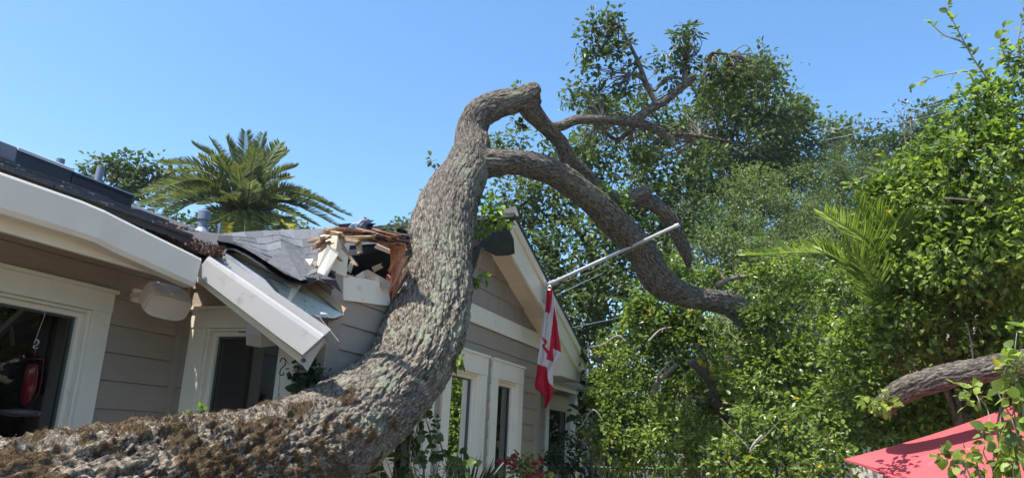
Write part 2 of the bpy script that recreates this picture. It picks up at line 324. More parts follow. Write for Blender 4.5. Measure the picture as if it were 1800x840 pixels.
def unit(a): return a / (np.linalg.norm(a, axis=1)[:, None] + 1e-9)
def blob3(b):
    px, py, rp, d = b[:4]; sq = b[4] if len(b) > 4 else 1.0
    return Pd(px, py, d), rp * d / F, sq
DENS = 2.6
def clumps(blobs, clump_r, per_area, inner=0.45, DENS=DENS):
    cs = []; outs = []
    for b in blobs:
        c, r, sq = blob3(b)
        n = max(4, int(DENS * per_area * (r / clump_r) ** 2 * 2.2))
        d = unit(RNG.normal(size=(n, 3))); rad = r * (inner + (1 - inner) * RNG.random(n) ** 0.55) * (0.82 + 0.3 * fbm(d * 2.5 + c[None] * 3, 2))
        p = c + d * rad[:, None] * np.array([1, 1, sq]); cs.append(p); outs.append(d)
    return np.vstack(cs), np.vstack(outs)
def scatter_leaves(cc, oo, per, clump_r, L, ratio=0.32, jitter=0.5, flat=0.65):
    n = len(cc) * per; c = np.repeat(cc, per, 0); o = np.repeat(oo, per, 0)
    off = RNG.normal(size=(n, 3)) * clump_r * 0.45 * np.array([1, 1, flat])
    pos = c + off
    ax = unit(unit(off) * 0.9 + o * 0.5 + RNG.normal(size=(n, 3)) * 0.6 + np.array([0, 0, -0.1]))
    nr = unit(np.array([0, -.15, 1.0]) + o * 0.45 + RNG.normal(size=(n, 3)) * 0.45); nr = unit(nr - ax * (nr * ax).sum(1)[:, None])
    Ls = L * (1 + jitter * (RNG.random(n) * 2 - 1)); return pos, ax, nr, Ls, Ls * ratio
def foliage(parent, blobs, clump_r, per_area, per, L, mat, kind='kite', ratio=0.32, name='foliage', inner=0.45, flat=0.65, dens=2.6):
    cc, oo = clumps(blobs, clump_r, per_area, inner, dens)
    a = scatter_leaves(cc, oo, per, clump_r, L, ratio, flat=flat); V, Fa = leaf_arrays(*a, kind=kind)
    o = np_mesh(name, V, Fa, mat, parent); o['kind'] = 'stuff'; return o, cc, oo
_one = {}
def leaf_object_mesh(mat, ratio=0.34):
    key = (mat.name, ratio)
    if key not in _one:
        out = []
        for v in range(3):
            cu = 0.06 + 0.12 * v
            mb = MB(); rows = [(0, 0), (0.14, 0.55), (0.38, 1.0), (0.62, 0.92), (0.84, 0.5), (1.0, 0)]
            for x, wd in rows:
                z = -cu * x * x
                mb.v += [(x, wd * ratio, z + wd * 0.07), (x, 0, z), (x, -wd * ratio, z + wd * 0.07)]
            for k in range(5): mb.f += [(3 * k, 3 * k + 1, 3 * k + 4, 3 * k + 3), (3 * k + 1, 3 * k + 2, 3 * k + 5, 3 * k + 4)]
            me = bpy.data.meshes.new('leaf'); me.from_pydata(mb.v, [], mb.f); me.materials.append(mat); me.polygons.foreach_set('use_smooth', [True] * len(me.polygons)); me.update(); out.append(me)
        _one[key] = out
    return _one[key]
def leaf_objects(parent, pos, ax, nr, Ls, mat, n=260, ratio=0.34):
    """the leaves that show largest, one object each with a shared mesh"""
    if len(pos) > n:
        eye = np.array((0, 0, H)); d = np.linalg.norm(pos - eye, axis=1); sel = np.argsort(d / Ls)[:n]
    else: sel = np.arange(len(pos))
    ms = leaf_object_mesh(mat, ratio)
    for i in sel:
        s = np.cross(nr[i], ax[i]); s /= np.linalg.norm(s) + 1e-9
        o = link('leaf', ms[i % 3], parent)
        m = Matrix(((ax[i][0], s[0], nr[i][0], pos[i][0]), (ax[i][1], s[1], nr[i][1], pos[i][1]), (ax[i][2], s[2], nr[i][2], pos[i][2]), (0, 0, 0, 1)))
        o.matrix_world = m @ Matrix.Scale(Ls[i], 4)
    return sel
def near_foliage(parent, blobs, clump_r, per_area, per, L, mat, nobj=260, ratio=0.34, inner=0.45, flat=0.65):
    cc, oo = clumps(blobs, clump_r, per_area, inner)
    pos, ax, nr, Ls, Ws = scatter_leaves(cc, oo, per, clump_r, L, ratio, flat=flat)
    q = np.array([proj(p) for p in pos]); vis = (q[:, 0] > 0) & (q[:, 0] < 1800) & (q[:, 1] > 0) & (q[:, 1] < 840)
    vi = np.where(vis)[0]; s = vi[leaf_objects(parent, pos[vi], ax[vi], nr[vi], Ls[vi], mat, nobj, ratio)]
    keep = np.ones(len(pos), bool); keep[s] = False
    V, Fa = leaf_arrays(pos[keep], ax[keep], nr[keep], Ls[keep], Ws[keep], 'fold'); o = np_mesh('foliage', V, Fa, mat, parent); o['kind'] = 'stuff'
    return cc, oo
def twigs(parent, cc, root, n, mat, r=0.006, name='twig', long=0.5):
    """fine branches that run out to the leaf clumps"""
    mb = MB(); idx = RNG.choice(len(cc), min(n, len(cc)), replace=False)
    for i in idx:
        e = cc[i]; s = e + (np.array(root) - e) * (long * (0.3 + 0.7 * random.random())); m = (e + s) / 2 + RNG.normal(size=3) * np.linalg.norm(e - s) * 0.12
        mb.tube(spline([s, m, e], 4), list(np.linspace(r * 1.8, r * 0.5, 9)), 5)
    o = mb.build(name, mat, parent, smooth=True); o['kind'] = 'stuff'; return o
def trunk_and_limbs(parent, base, fork, tips, r0, mat, seg=10):
    mb = MB(); p = spline([base, base * 0.5 + fork * 0.5 + np.array([r0, -r0, 0]) * 0.6, fork], 5); mb.tube(p, list(np.linspace(r0 * 1.25, r0 * 0.8, len(p))), seg); mb.build('trunk', mat, parent, smooth=True)
    for t in tips:
        t = np.array(t); m = (fork + t) / 2 + np.array([random.uniform(-.15, .15), random.uniform(-.15, .15), 0.12]) * np.linalg.norm(t - fork)
        q = spline([fork - np.array([0, 0, r0]), m, t], 6); mb = MB(); mb.tube(q, list(np.linspace(r0 * 0.62, r0 * 0.12, len(q))), 7); mb.build('limb', mat, parent, smooth=True)
# ------------------------------------------------------------------ the setting
def smooth01(x): x = np.clip(x, 0, 1); return x * x * (3 - 2 * x)
def terrain(x, y):
    az = np.degrees(np.arctan2(x, y)); d = np.hypot(x, y)
    s = smooth01((az + 14) / 16); s = s * (1 - smooth01((az - 70) / 40))
    h = s * (15.5 * smooth01((d - 12) / 34) + 5 * smooth01((d - 60) / 200))
    return h * (1 + 0.08 * np.sin(x * 0.31) * np.cos(y * 0.23))
def ground():
    rr = np.concatenate([[0], np.geomspace(1, 600, 100)]); aa = np.linspace(0, 2 * np.pi, 181)[:-1]
    Rr, Aa = np.meshgrid(rr[1:], aa, indexing='ij'); X = Rr * np.cos(Aa); Y = Rr * np.sin(Aa); Z = terrain(X, Y) - 0.004
    V = np.vstack([[0, 0, -0.004], np.stack([X, Y, Z], -1).reshape(-1, 3)]); n = 180; m = len(rr) - 1
    i = np.arange(m - 1)[:, None] * n + 1; k = np.arange(n)[None]; k2 = (k + 1) % n
    Fa = np.stack([i + k, i + n + k, i + n + k2, i + k2], -1).reshape(-1, 4)
    V2 = V; o = np_mesh('hillside', V2, Fa, hillm, smooth=True); tag(o, kind='structure')
    mb = MB(); mb.prism([(-3.7, -6, -0.14), (6, -6, -0.14), (6, 9, -0.14), (-3.7, 9, -0.14)], (0, 0, 0.14)); p = mb.build('patio', groundm); tag(p, kind='structure')
ground()
# ================================================================== THE HOUSE
XA, XD, YB, YE = -3.72, -2.62, 3.875, 7.92       # planes: long wing wall, gable front, side wall of the gable wing, far corner of the gable wing
PR, ZP, YP, XR = 0.366, 2.03 + H, 5.9, -2.35     # gable pitch, peak height, peak position, plane of the rake board
house = thing('suburban_house', 'taupe lap-sided house with cream trim, its front gable torn open by the tree', 'house')
def gz(y, off=0): return ZP - PR * abs(y - YP) + off      # top of the gable roof over the front
class Wall:
    def __init__(s, axis, const, sgn): s.axis, s.c, s.s = axis, const, sgn
    def p(s, a, o, z): return (s.c + o * s.s, a, z) if s.axis == 'x' else (a, s.c + o * s.s, z)
    def box(s, mb, a0, a1, o0, o1, z0, z1):
        P = s.p; return mb.hexa([P(a0, o0, z0), P(a1, o0, z0), P(a1, o1, z0), P(a0, o1, z0), P(a0, o0, z1), P(a1, o0, z1), P(a1, o1, z1), P(a0, o1, z1)])
    def wedge(s, mb, a0, a1, z0, z1, tb=0.017, tt=0.006):
        P = s.p; return mb.hexa([P(a0, 0, z0), P(a1, 0, z0), P(a1, tb, z0), P(a0, tb, z0), P(a0, 0, z1), P(a1, 0, z1), P(a1, tt, z1), P(a0, tt, z1)])
def build_wall(W, a0, a1, z0, z1, openings, name='wall', course=0.157, topf=None, joints=2.4):
    """backing sheet with real openings, then lap boards one by one"""
    mb = MB(); cuts = sorted({a0, a1, *[v for o in openings for v in (max(a0, o[0]), min(a1, o[1]))]})
    for l, r in zip(cuts, cuts[1:]):
        m = (l + r) / 2; hit = [o for o in openings if o[0] < m < o[1]]
        if not hit: W.box(mb, l, r, -0.12, -0.001, z0, z1)
        else:
            o = hit[0]
            if o[2] > z0: W.box(mb, l, r, -0.12, -0.001, z0, o[2])
            if o[3] < z1: W.box(mb, l, r, -0.12, -0.001, o[3], z1)
    wall = mb.build(name, sheath, house)
    z = z1; k = 0
    while z > z0 + 0.02:
        zb = max(z0, z - course); segs = [(a0, a1)]
        for o in openings:
            g = 0.10
            if zb < o[3] + g - 0.02 and z > o[2] - g + 0.02:
                segs = [t for l, r in segs for t in ((l, min(r, o[0] - g)), (max(l, o[1] + g), r)) if t[1] - t[0] > 0.01]
        j = 0.7 + (k * 0.83) % joints
        out = []
        for l, r in segs:
            while l < r - 0.3:
                nx = a0 + j + math.ceil((l - a0 - j + 0.25) / joints) * joints
                e = min(r, nx); out.append((l, e - (0.002 if e < r else 0))); l = e
            if r - l > 0.01: out.append((l, r))
        for l, r in out:
            b = MB(); W.wedge(b, l, r, zb - 0.004, z - 0.006 - random.random() * 0.001); b.build('siding_board', siding, wall)
        z -= course; k += 1
    return wall
def build_window(W, a0, a1, z0, z1, cas=0.14, recess=0.085, curtain=None, head=0.17, cover=1.0):
    """a0..a1, z0..z1: the clear opening"""
    mb = MB(); t = 0.032
    W.box(mb, a0 - cas, a0, 0, t, z0 - 0.1, z1 + 0.001); W.box(mb, a1, a1 + cas, 0, t, z0 - 0.1, z1 + 0.001)
    W.box(mb, a0 - cas, a1 + cas, 0, t + 0.004, z1 + 0.001, z1 + head); W.box(mb, a0 - cas - 0.015, a1 + cas + 0.015, 0, t + 0.018, z1 + head, z1 + head + 0.022)
    wn = mb.build('window', trim, house, bevel=0.003)
    mb = MB()       # jambs and sash
    for (l, r, b, tp) in ((a0, a0 + 0.016, z0, z1), (a1 - 0.016, a1, z0, z1), (a0 + 0.016, a1 - 0.016, z1 - 0.016, z1), (a0 + 0.016, a1 - 0.016, z0, z0 + 0.016)):
        W.box(mb, l, r, -recess - 0.04, 0.012, b, tp)
    s = 0.045
    for (l, r, b, tp) in ((a0 + 0.016, a0 + s, z0 + 0.016, z1 - 0.016), (a1 - s, a1 - 0.016, z0 + 0.016, z1 - 0.016), (a0 + s, a1 - s, z1 - s, z1 - 0.016), (a0 + s, a1 - s, z0 + 0.016, z0 + s)):
        W.box(mb, l, r, -recess - 0.02, -recess + 0.035, b, tp)
    mb.build('frame', trim, wn, bevel=0.003)
    mb = MB(); g = 0.012
    for (l, r, b, tp) in ((a0 + s, a0 + s + g, z0 + s, z1 - s), (a1 - s - g, a1 - s, z0 + s, z1 - s), (a0 + s + g, a1 - s - g, z1 - s - g, z1 - s), (a0 + s + g, a1 - s - g, z0 + s, z0 + s + g)):
        W.box(mb, l, r, -recess - 0.012, -recess + 0.012, b, tp)
    mb.build('gasket', darkgasket, wn)
    mb = MB(); P = W.p; mb.add([P(a0 + s, -recess, z0 + s), P(a1 - s, -recess, z0 + s), P(a1 - s, -recess, z1 - s), P(a0 + s, -recess, z1 - s)], [(0, 1, 2, 3)]); mb.build('pane', glass, wn)
    if curtain:
        l, r, m = curtain; n = 40; V = []; Fc = []
        for i in range(n + 1):
            a = l + (r - l) * i / n; o = -recess - 0.16 + 0.025 * math.sin(i * 1.25)
            V += [P(a, o, z0), P(a, o, z1 + 0.05)]
        for i in range(n): Fc.append((2 * i, 2 * i + 2, 2 * i + 3, 2 * i + 1))
        c = MB().add(V, Fc).build('curtain', m, wn, smooth=True)
    return wn
WA = Wall('x', XA, 1); WB = Wall('y', YB, -1); WD = Wall('x', XD, 1)
zh = 0.565 + H + 0.035
# long wing, near part
winA = (1.1, 3.18, 0.55, zh)
build_wall(WA, -3.0, YB - 0.018, 0.05, 1.02 + H, [winA])
build_window(WA, *winA, cas=0.12, recess=0.06, head=0.115)
# side wall of the gable wing with its window
winB = (-3.49, -2.92, 0.55, zh)
build_wall(WB, XA + 0.02, XD - 0.09, 0.05, 1.02 + H, [winB])
build_window(WB, *winB, cas=0.125, recess=0.06, head=0.115, curtain=(-3.2, -3.03, curtainm))
# gable front
ow = [(4.78, 5.2, 0.35, 0.545 + H), (5.63, 6.23, 0.35, 0.545 + H), (6.66, 7.2, 0.35, 0.545 + H)]
build_wall(WD, YB + 0.1, YE - 0.1, 0.05, 0.965 + H, ow)
for q, cu in zip(ow, (None, (5.85, 6.25, redcurtain), None)): build_window(WD, *q, cas=0.15, recess=0.055, head=0.16, curtain=cu)
# far part of the long wing
oe = [(9.2, 10.3, 0.55, zh - 0.03), (11.75, 12.95, 0.55, zh - 0.03), (13.3, 14.4, 0.35, zh - 0.03)]
build_wall(WA, YE + 0.02, 15.5, 0.05, 1.0 + H, oe)
for q in oe: build_window(WA, *q, cas=0.17, recess=0.06, head=0.16)
# corner boards
for (x0, x1, y0, y1, z0, z1) in ((XD - 0.10, XD + 0.024, YB - 0.024, YB + 0.0, 0.05, 1.18 + H), (XD + 0.0, XD + 0.024, YB + 0.001, YB + 0.115, 0.05, 1.18 + H), (XD, XD + 0.024, YE - 0.10, YE + 0.02, 0.05, 0.965 + H)):
    mb = MB(); mb.box(x0, x1, y0, y1, z0, min(z1, 0.93 + H)); cb = mb.build('corner_board', siding, house, bevel=0.002)
    if z1 > H + 1: mb = MB(); mb.box(x0 - 0.001, x1 + 0.001, y0 - 0.001, y1 - 0.001, 0.93 + H + 0.002, z1); mb.build('corner_board_top', trim, house, bevel=0.002)
mb = MB(); mb.box(XA + .001, XA + .045, YB - .045, YB - .001, 0.05, 1.02 + H); mb.build('corner_board', siding, house, bevel=.002)
# post core behind the corner boards
mb = MB(); mb.box(XD - 0.098, XD - 0.002, YB + 0.002, YB + 0.1, 0.05, 1.12 + H); mb.build('corner_post', rawwood, house)
# frieze boards of the gable front
mb = MB(); mb.box(XD, XD + 0.03, 5.3, YE + 0.0, 0.967 + H, 1.125 + H); mb.build('frieze_board', trim, house, bevel=0.003)
mb = MB(); q = [onX(604, 487, XD + .03), onX(640, 489, XD + .03), onX(681, 499, XD + .03), onX(688, 538, XD + .03), onX(604, 527, XD + .03)]; mb.prism(q, (-0.025, 0, 0)); mb.build('frieze_board', trim, house)
# gable triangle: backing (right of the hole) and wall shingles one by one
def gtri(y): return gz(y, -0.15)
mb = MB(); ys = [5.55, YP, YE]; mb.prism([(XD - 0.1, 5.55, 0.95 + H), (XD - 0.1, YE, 0.95 + H), (XD - 0.1, YE, gtri(YE) + 0.01), (XD - 0.1, YP, gtri(YP)), (XD - 0.1, 5.62, gtri(5.62))], (0.098, 0, 0)); gw = mb.build('gable_wall', sheath, house)
z = 1.127 + H; row = 0
while z < ZP:
    y = 5.62 + (0.11 if row % 2 else 0)
    while y < YE:
        wd = random.choice((0.19, 0.22, 0.25)); l, r = y, min(y + wd - 0.004, YE)
        ztl, ztr = min(z + 0.19, gtri(l) + 0.03), min(z + 0.19, gtri(r) + 0.03)
        if min(ztl, ztr) > z + 0.015:
            t = 0.016 + random.random() * 0.004
            b = MB(); b.hexa([(XD, l, z), (XD, r, z), (XD + t, r, z), (XD + t, l, z), (XD, l, ztl), (XD, r, ztr), (XD + 0.004, r, ztr), (XD + 0.004, l, ztl)]); b.build('wall_shingle', sidingx, gw)
        y += wd
    z += 0.17; row += 1
# rake board, its drip moulding and the boxed soffit panels of the right-hand slope
y0r, y1r = 6.2, 8.87
mb = MB(); mb.prism([(XR, y0r, gz(y0r, -0.31)), (XR, y0r + 0.02, gz(y0r)), (XR, y1r, gz(y1r)), (XR, y1r, gz(y1r, -0.17)), (XR, y1r - 0.1, gz(y1r - 0.1, -0.24))], (-0.028, 0, 0)); mb.build('rake_board', trim, house, bevel=0.002)
mb = MB(); mb.prism([(XR + 0.004, y0r, gz(y0r, -0.07)), (XR + 0.004, y0r, gz(y0r, 0.012)), (XR + 0.004, y1r + 0.02, gz(y1r + 0.02, 0.012)), (XR + 0.004, y1r + 0.02, gz(y1r + 0.02, -0.07))], (0.022, 0, 0)); mb.build('rake_moulding', trim, house, bevel=0.002)
ysf = 6.28
for k in range(9):
    a, b = ysf + k * 0.3, min(ysf + k * 0.3 + 0.296, 8.84)
    if a >= b: break
    mb = MB(); zz = -0.21
    mb.hexa([(XD, a, gz(a, zz)), (XD, b, gz(b, zz)), (XR - 0.03, b, gz(b, zz)), (XR - 0.03, a, gz(a, zz)), (XD, a, gz(a, zz + .02)), (XD, b, gz(b, zz + .02)), (XR - 0.03, b, gz(b, zz + .02)), (XR - 0.03, a, gz(a, zz + .02))]); mb.build('soffit_panel', soffitm, house)
# end of the soffit: enclosed eave of the gable wing
mb = MB(); mb.prism([(XR - 0.03, YE + 0.01, gz(YE, -0.23)), (XR - 0.03, 8.85, gz(8.85, -0.23)), (XR - 0.03, 8.85, gz(8.85, -0.25)), (XR - 0.03, YE + 0.01, gz(8.85, -0.25))], (-1.3, 0, 0)); mb.build('eave_return', trim, house)
# broken end of the ridge board and torn wood at the peak
mb = MB(); mb.prism([Pd(880, 381, 6.9), Pd(886, 368, 6.9), Pd(903, 363, 6.9), Pd(909, 379, 6.9), Pd(896, 387, 6.9), Pd(886, 392, 6.9)], R @ np.array((0.02, 0.01, -0.3))); mb.build('broken_ridge_board', trim, house)
mb = MB(); mb.prism([Pd(893, 386, 7.0), Pd(907, 379, 7.0), Pd(911, 400, 7.0), Pd(906, 425, 7.0), Pd(900, 436, 7.0), Pd(897, 410, 7.0)], R @ np.array((0, 0, -0.1))); mb.build('broken_rafter_end', rawwood, house)
# gable roof: right slope, what is left of the left slope, shingle rows on both
rb = MB(); y = 8.95; rb.hexa([(-6.5, YP, gz(YP, -.32)), (XR + .03, 6.15, gz(6.15)), (XR + .03, y, gz(y)), (-3.3, y, gz(y)), (-6.5, YP, gz(YP, -.28)), (XR + .03, 6.15, gz(6.15, .04)), (XR + .03, y, gz(y, .04)), (-3.3, y, gz(y, .04))]); gr = rb.build('gable_roof', roofm, house)
mb = MB(); sg = -0.30
mb.hexa([(-6.5, YP, gz(YP, sg)), (-2.9, YP - .1, gz(YP, sg - .06)), (-2.9, 4.6, gz(4.6, sg - 0.02)), (-6.5, 4.0, gz(4.0, sg)), (-6.5, YP, gz(YP, sg + .04)), (-2.9, YP - .1, gz(YP, sg - .02)), (-2.9, 4.6, gz(4.6, sg + .02)), (-6.5, 4.0, gz(4.0, sg + .04))]); mb.build('sagging_roof_deck', roofm, house)
# main roof of the long wing
ZE, PM, XE_, XRG = 1.035 + H, 0.357, -3.19, -7.1
def mz(x, off=0): return ZE + PM * (XE_ - x) + off if x > XRG else ZE + PM * (XE_ - XRG) - PM * (XRG - x) + off
def slab(mb, x0, x1, y0, y1, t=0.04): mb.hexa([(x0, y0, mz(x0, -t)), (x1, y0, mz(x1, -t)), (x1, y1, mz(x1, -t)), (x0, y1, mz(x0, -t)), (x0, y0, mz(x0)), (x1, y0, mz(x1)), (x1, y1, mz(x1)), (x0, y1, mz(x0))])
mb = MB(); slab(mb, XRG, XE_, -3.2, 3.3); slab(mb, XRG, -3.9, 3.3, 8.6); slab(mb, XRG, XE_, 8.6, 15.8); slab(mb, XRG - 3.9, XRG, -3.2, 15.8); mr = mb.build('main_roof', roofm, house)
mb = MB()
for r_ in range(28):
    x1 = XE_ + 0.02 - r_ * 0.14
    for c_ in range(40):
        ya = -1.5 + c_ * 0.3 + (0.15 if r_ % 2 else 0) + random.uniform(-.01, .01); yb = ya + 0.292
        if x1 > -3.9 and 3.3 < yb < 8.6: continue
        if yb > 4.2 and r_ > 3: continue
        u0, u1 = 0.006 + random.random() * 0.008, 0.014 + random.random() * 0.012
        x0 = x1 - 0.15
        mb.hexa([(x0, ya, mz(x0)), (x1, ya, mz(x1)), (x1, yb, mz(x1)), (x0, yb, mz(x0)), (x0, ya, mz(x0, u0 - .004)), (x1, ya, mz(x1, u1)), (x1, yb, mz(x1, u1 + random.uniform(-.004, .006))), (x0, yb, mz(x0, u0 - .004))])
o = mb.build('shingle', asphalt, mr); o['kind'] = 'stuff'
# hull behind the walls so that rooms are rooms
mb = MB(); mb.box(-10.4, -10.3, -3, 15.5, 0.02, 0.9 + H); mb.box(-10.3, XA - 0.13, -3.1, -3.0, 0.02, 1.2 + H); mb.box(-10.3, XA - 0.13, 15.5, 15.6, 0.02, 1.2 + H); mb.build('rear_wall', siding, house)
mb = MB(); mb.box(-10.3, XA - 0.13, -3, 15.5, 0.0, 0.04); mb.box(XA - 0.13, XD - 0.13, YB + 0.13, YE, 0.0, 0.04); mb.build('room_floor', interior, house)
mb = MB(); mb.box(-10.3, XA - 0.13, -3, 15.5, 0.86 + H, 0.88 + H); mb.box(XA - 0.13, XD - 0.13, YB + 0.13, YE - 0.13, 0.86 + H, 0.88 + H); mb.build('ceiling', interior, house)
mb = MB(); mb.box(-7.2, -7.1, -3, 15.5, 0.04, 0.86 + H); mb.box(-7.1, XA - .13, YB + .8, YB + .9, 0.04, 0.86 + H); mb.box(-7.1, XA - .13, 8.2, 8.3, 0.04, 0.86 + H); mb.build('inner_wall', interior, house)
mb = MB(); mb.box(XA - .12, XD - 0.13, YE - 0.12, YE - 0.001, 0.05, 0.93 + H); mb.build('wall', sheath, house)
# eaves of the long wing: soffit, fascia, bent gutter
mb = MB(); mb.box(XA, -3.24, -3.0, 3.3, 0.95 + H, 0.965 + H); mb.build('soffit', soffitm, house); mb = MB(); mb.box(XA, -3.24, 8.05, 15.6, 0.92 + H, 0.935 + H); mb.build('soffit', soffitm, house)
mb = MB(); mb.hexa([(-3.24, -3, 0.785 + H), (-3.215, -3, 0.785 + H), (-3.215, 3.36, 0.775 + H), (-3.24, 3.36, 0.775 + H), (-3.24, -3, 0.97 + H), (-3.215, -3, 0.97 + H), (-3.215, 3.36, 0.95 + H), (-3.24, 3.36, 0.95 + H)]); mb.build('fascia', trim, house, bevel=0.002)
mb = MB(); mb.box(-3.24, -3.215, 8.05, 15.6, 0.74 + H, 0.93 + H); mb.build('fascia', trim, house, bevel=0.002)
def gutter(name, stations, prof, mat, parent=None, n_end=True):
    """stations: (origin, out, up) ; prof: list of (o,u); swept open trough with thickness"""
    V = []; Fg = []; m = len(prof)
    for org, ov, uv_ in stations:
        for (a, b) in prof: V.append(np.array(org) + np.array(ov) * a + np.array(uv_) * b)
    for i in range(len(stations) - 1):
        for k in range(m - 1): Fg.append((i * m + k, i * m + k + 1, (i + 1) * m + k + 1, (i + 1) * m + k))
    if n_end:
        Fg.append(tuple(range(m))); Fg.append(tuple(range((len(stations) - 1) * m, len(stations) * m))[::-1])
    me = bpy.data.meshes.new(name); me.from_pydata([tuple(map(float, v)) for v in V], [], Fg); me.materials.append(mat); o = link(name, me, parent)
    sm = o.modifiers.new('t', 'SOLIDIFY'); sm.thickness = 0.004; sm.offset = -1; bv = o.modifiers.new('b', 'BEVEL'); bv.width = 0.002; bv.segments = 2; bv.limit_method = 'ANGLE'; return o
prof = [(0.0, 0.13), (0.0, 0.02), (0.02, 0.0), (0.085, 0.0), (0.1, 0.02), (0.115, 0.145), (0.11, 0.156), (0.098, 0.156), (0.098, 0.148)]
st = []
for y in np.concatenate([np.linspace(-3, 2.2, 6), [2.5, 2.62, 2.74, 2.86, 3.0, 3.1, 3.2, 3.3]]):
    dz = -0.085 * min(1, max(0, (y - 2.55) / 0.75)) ; dx = 0.012 * math.exp(-((y - 2.62) / 0.06) ** 2); tw = 0.02 * math.exp(-((y - 2.62) / 0.06) ** 2)
    st.append(((-3.215 + dx, y, 0.832 + H + dz), (1, 0, tw), (-tw * 2, 0, 1 - tw)))
gutter('gutter', st, prof, gutterm, house)
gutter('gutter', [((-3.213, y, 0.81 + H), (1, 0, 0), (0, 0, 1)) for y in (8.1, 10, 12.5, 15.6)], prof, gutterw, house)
# the torn-off gutter of the gable wing with fascia, hanging down to the right
def quadprism(name, pix, th, mat, parent=house, bevel=0.0):
    mb = MB(); mb.prism([Pd(*p) for p in pix], R @ np.array(th, float)); return mb.build(name, mat, parent, bevel=bevel)
bk = R @ np.array((0.25, 0.35, -0.9)); bk = bk * .11; st = []; V = []; Fg = []; NS = 4
gT0, gT1, gB0 = Pd(365, 452, 4.33), Pd(568, 592, 3.98), Pd(342, 483, 4.31); gn = np.cross(gT1 - gT0, gB0 - gT0); gr_ = ray(529, 627); eye_ = np.array((0, 0, H)); gB1 = eye_ + gr_ * (gn.dot(gT0 - eye_) / gn.dot(gr_))
for k in range(NS + 1):
    t = k / NS; wob = 0.0
    T_ = gT0 + (gT1 - gT0) * t; B_ = gB0 + (gB1 - gB0) * t
    dn = B_ - T_; V += [B_ + bk - dn * .9, B_ + bk, B_ + bk * .15, B_ - dn * .12 - bk * .06, T_ + dn * .12 - bk * .05, T_, T_ + bk * .14, T_ + bk * .14 + dn * .08]
for i in range(NS):
    for k in range(7): Fg.append((i * 8 + k, i * 8 + k + 1, i * 8 + k + 9, i * 8 + k + 8))
Fg += [tuple(range(7)), tuple(range(NS * 8, NS * 8 + 7))[::-1]]
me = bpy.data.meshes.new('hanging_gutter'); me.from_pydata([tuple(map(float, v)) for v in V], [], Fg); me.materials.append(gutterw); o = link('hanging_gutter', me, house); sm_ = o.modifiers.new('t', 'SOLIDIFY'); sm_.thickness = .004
A0, A1 = Pd(352, 470, 4.44), Pd(549, 615, 4.18); outv = np.zeros(3); upv = np.array((0, 0, 0.0))
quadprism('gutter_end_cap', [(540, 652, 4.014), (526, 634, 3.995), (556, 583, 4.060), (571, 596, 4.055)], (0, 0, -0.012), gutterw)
mb = MB(); mb.tube([Pd(534, 633, 3.990), Pd(534, 633, 4.030)], 0.012, 8); mb.build('gutter_screw', blackmetal, house)
quadprism('gutter_guard', [(366, 451, 4.356), (568, 591, 4.120), (519, 553, 4.229), (465, 491, 4.390), (410, 454, 4.499), (382, 432, 4.603)], (0, 0.0, -0.012), guardm)
quadprism('hanging_fascia', [(339, 489, 4.400), (344, 481, 4.400), (533, 626, 4.102), (536, 645, 4.107), (436, 566, 4.242)], (0, 0, -0.035), trim)
quadprism('hanging_fascia_end', [(533, 640, 4.092), (541, 631, 4.105), (569, 595, 4.161), (570, 604, 4.163), (537, 646, 4.109)], (0, 0, -0.04), rawwood)
mb = MB(); q0, q1 = A0 - outv * .1 + upv * .02, A0 + (A1 - A0) * .72
mb.hexa([(-3.7, YB - .03, .99 + H), (-2.75, YB - .03, .99 + H), tuple(q1), tuple(q0), (-3.7, YB - .03, 1.02 + H), (-2.75, YB - .03, 1.02 + H), tuple(q1 + np.array((0, 0, .03))), tuple(q0 + np.array((0, 0, .03)))]); mb.build('shading_soffit', soffitm, house)  # added slab, mostly hidden by the gutter, keeps sun off the side wall
# broken roof boards with flaking paint
quadprism('broken_roof_board', [(380, 436, 4.650), (430, 436, 4.880), (520, 486, 4.623), (605, 545, 4.508), (596, 556, 4.444), (556, 551, 4.410), (500, 525, 4.441), (440, 486, 4.545), (395, 455, 4.624)], (0, 0, -0.03), oldpaint)
quadprism('broken_roof_board', [(470, 486, 4.523), (540, 520, 4.465), (603, 553, 4.425), (588, 559, 4.381), (545, 556, 4.332), (505, 532, 4.389)], (0, 0, -0.03), oldpaint)
quadprism('splintered_board_end', [(527, 495, 4.584), (548, 494, 4.597), (607, 543, 4.481), (602, 553, 4.453), (583, 535, 4.473)], (0, 0, -0.03), rawwood)
quadprism('splintered_board_end', [(560, 556, 4.436), (600, 548, 4.450), (604, 553, 4.456), (596, 560, 4.444), (580, 566, 4.438), (573, 560, 4.457)], (0, 0, -0.06), rawwood)
quadprism('wood_splinter', [(404, 443, 4.588), (430, 447, 4.580), (475, 474, 4.501), (478, 480, 4.506), (440, 462, 4.565)], (0, 0, -0.02), rawwood)
quadprism('torn_soffit_strip', [(545, 553, 4.3), (560, 556, 4.3), (595, 600, 4.3), (585, 606, 4.3), (556, 575, 4.3)], (0, 0, -0.02), sidingx)
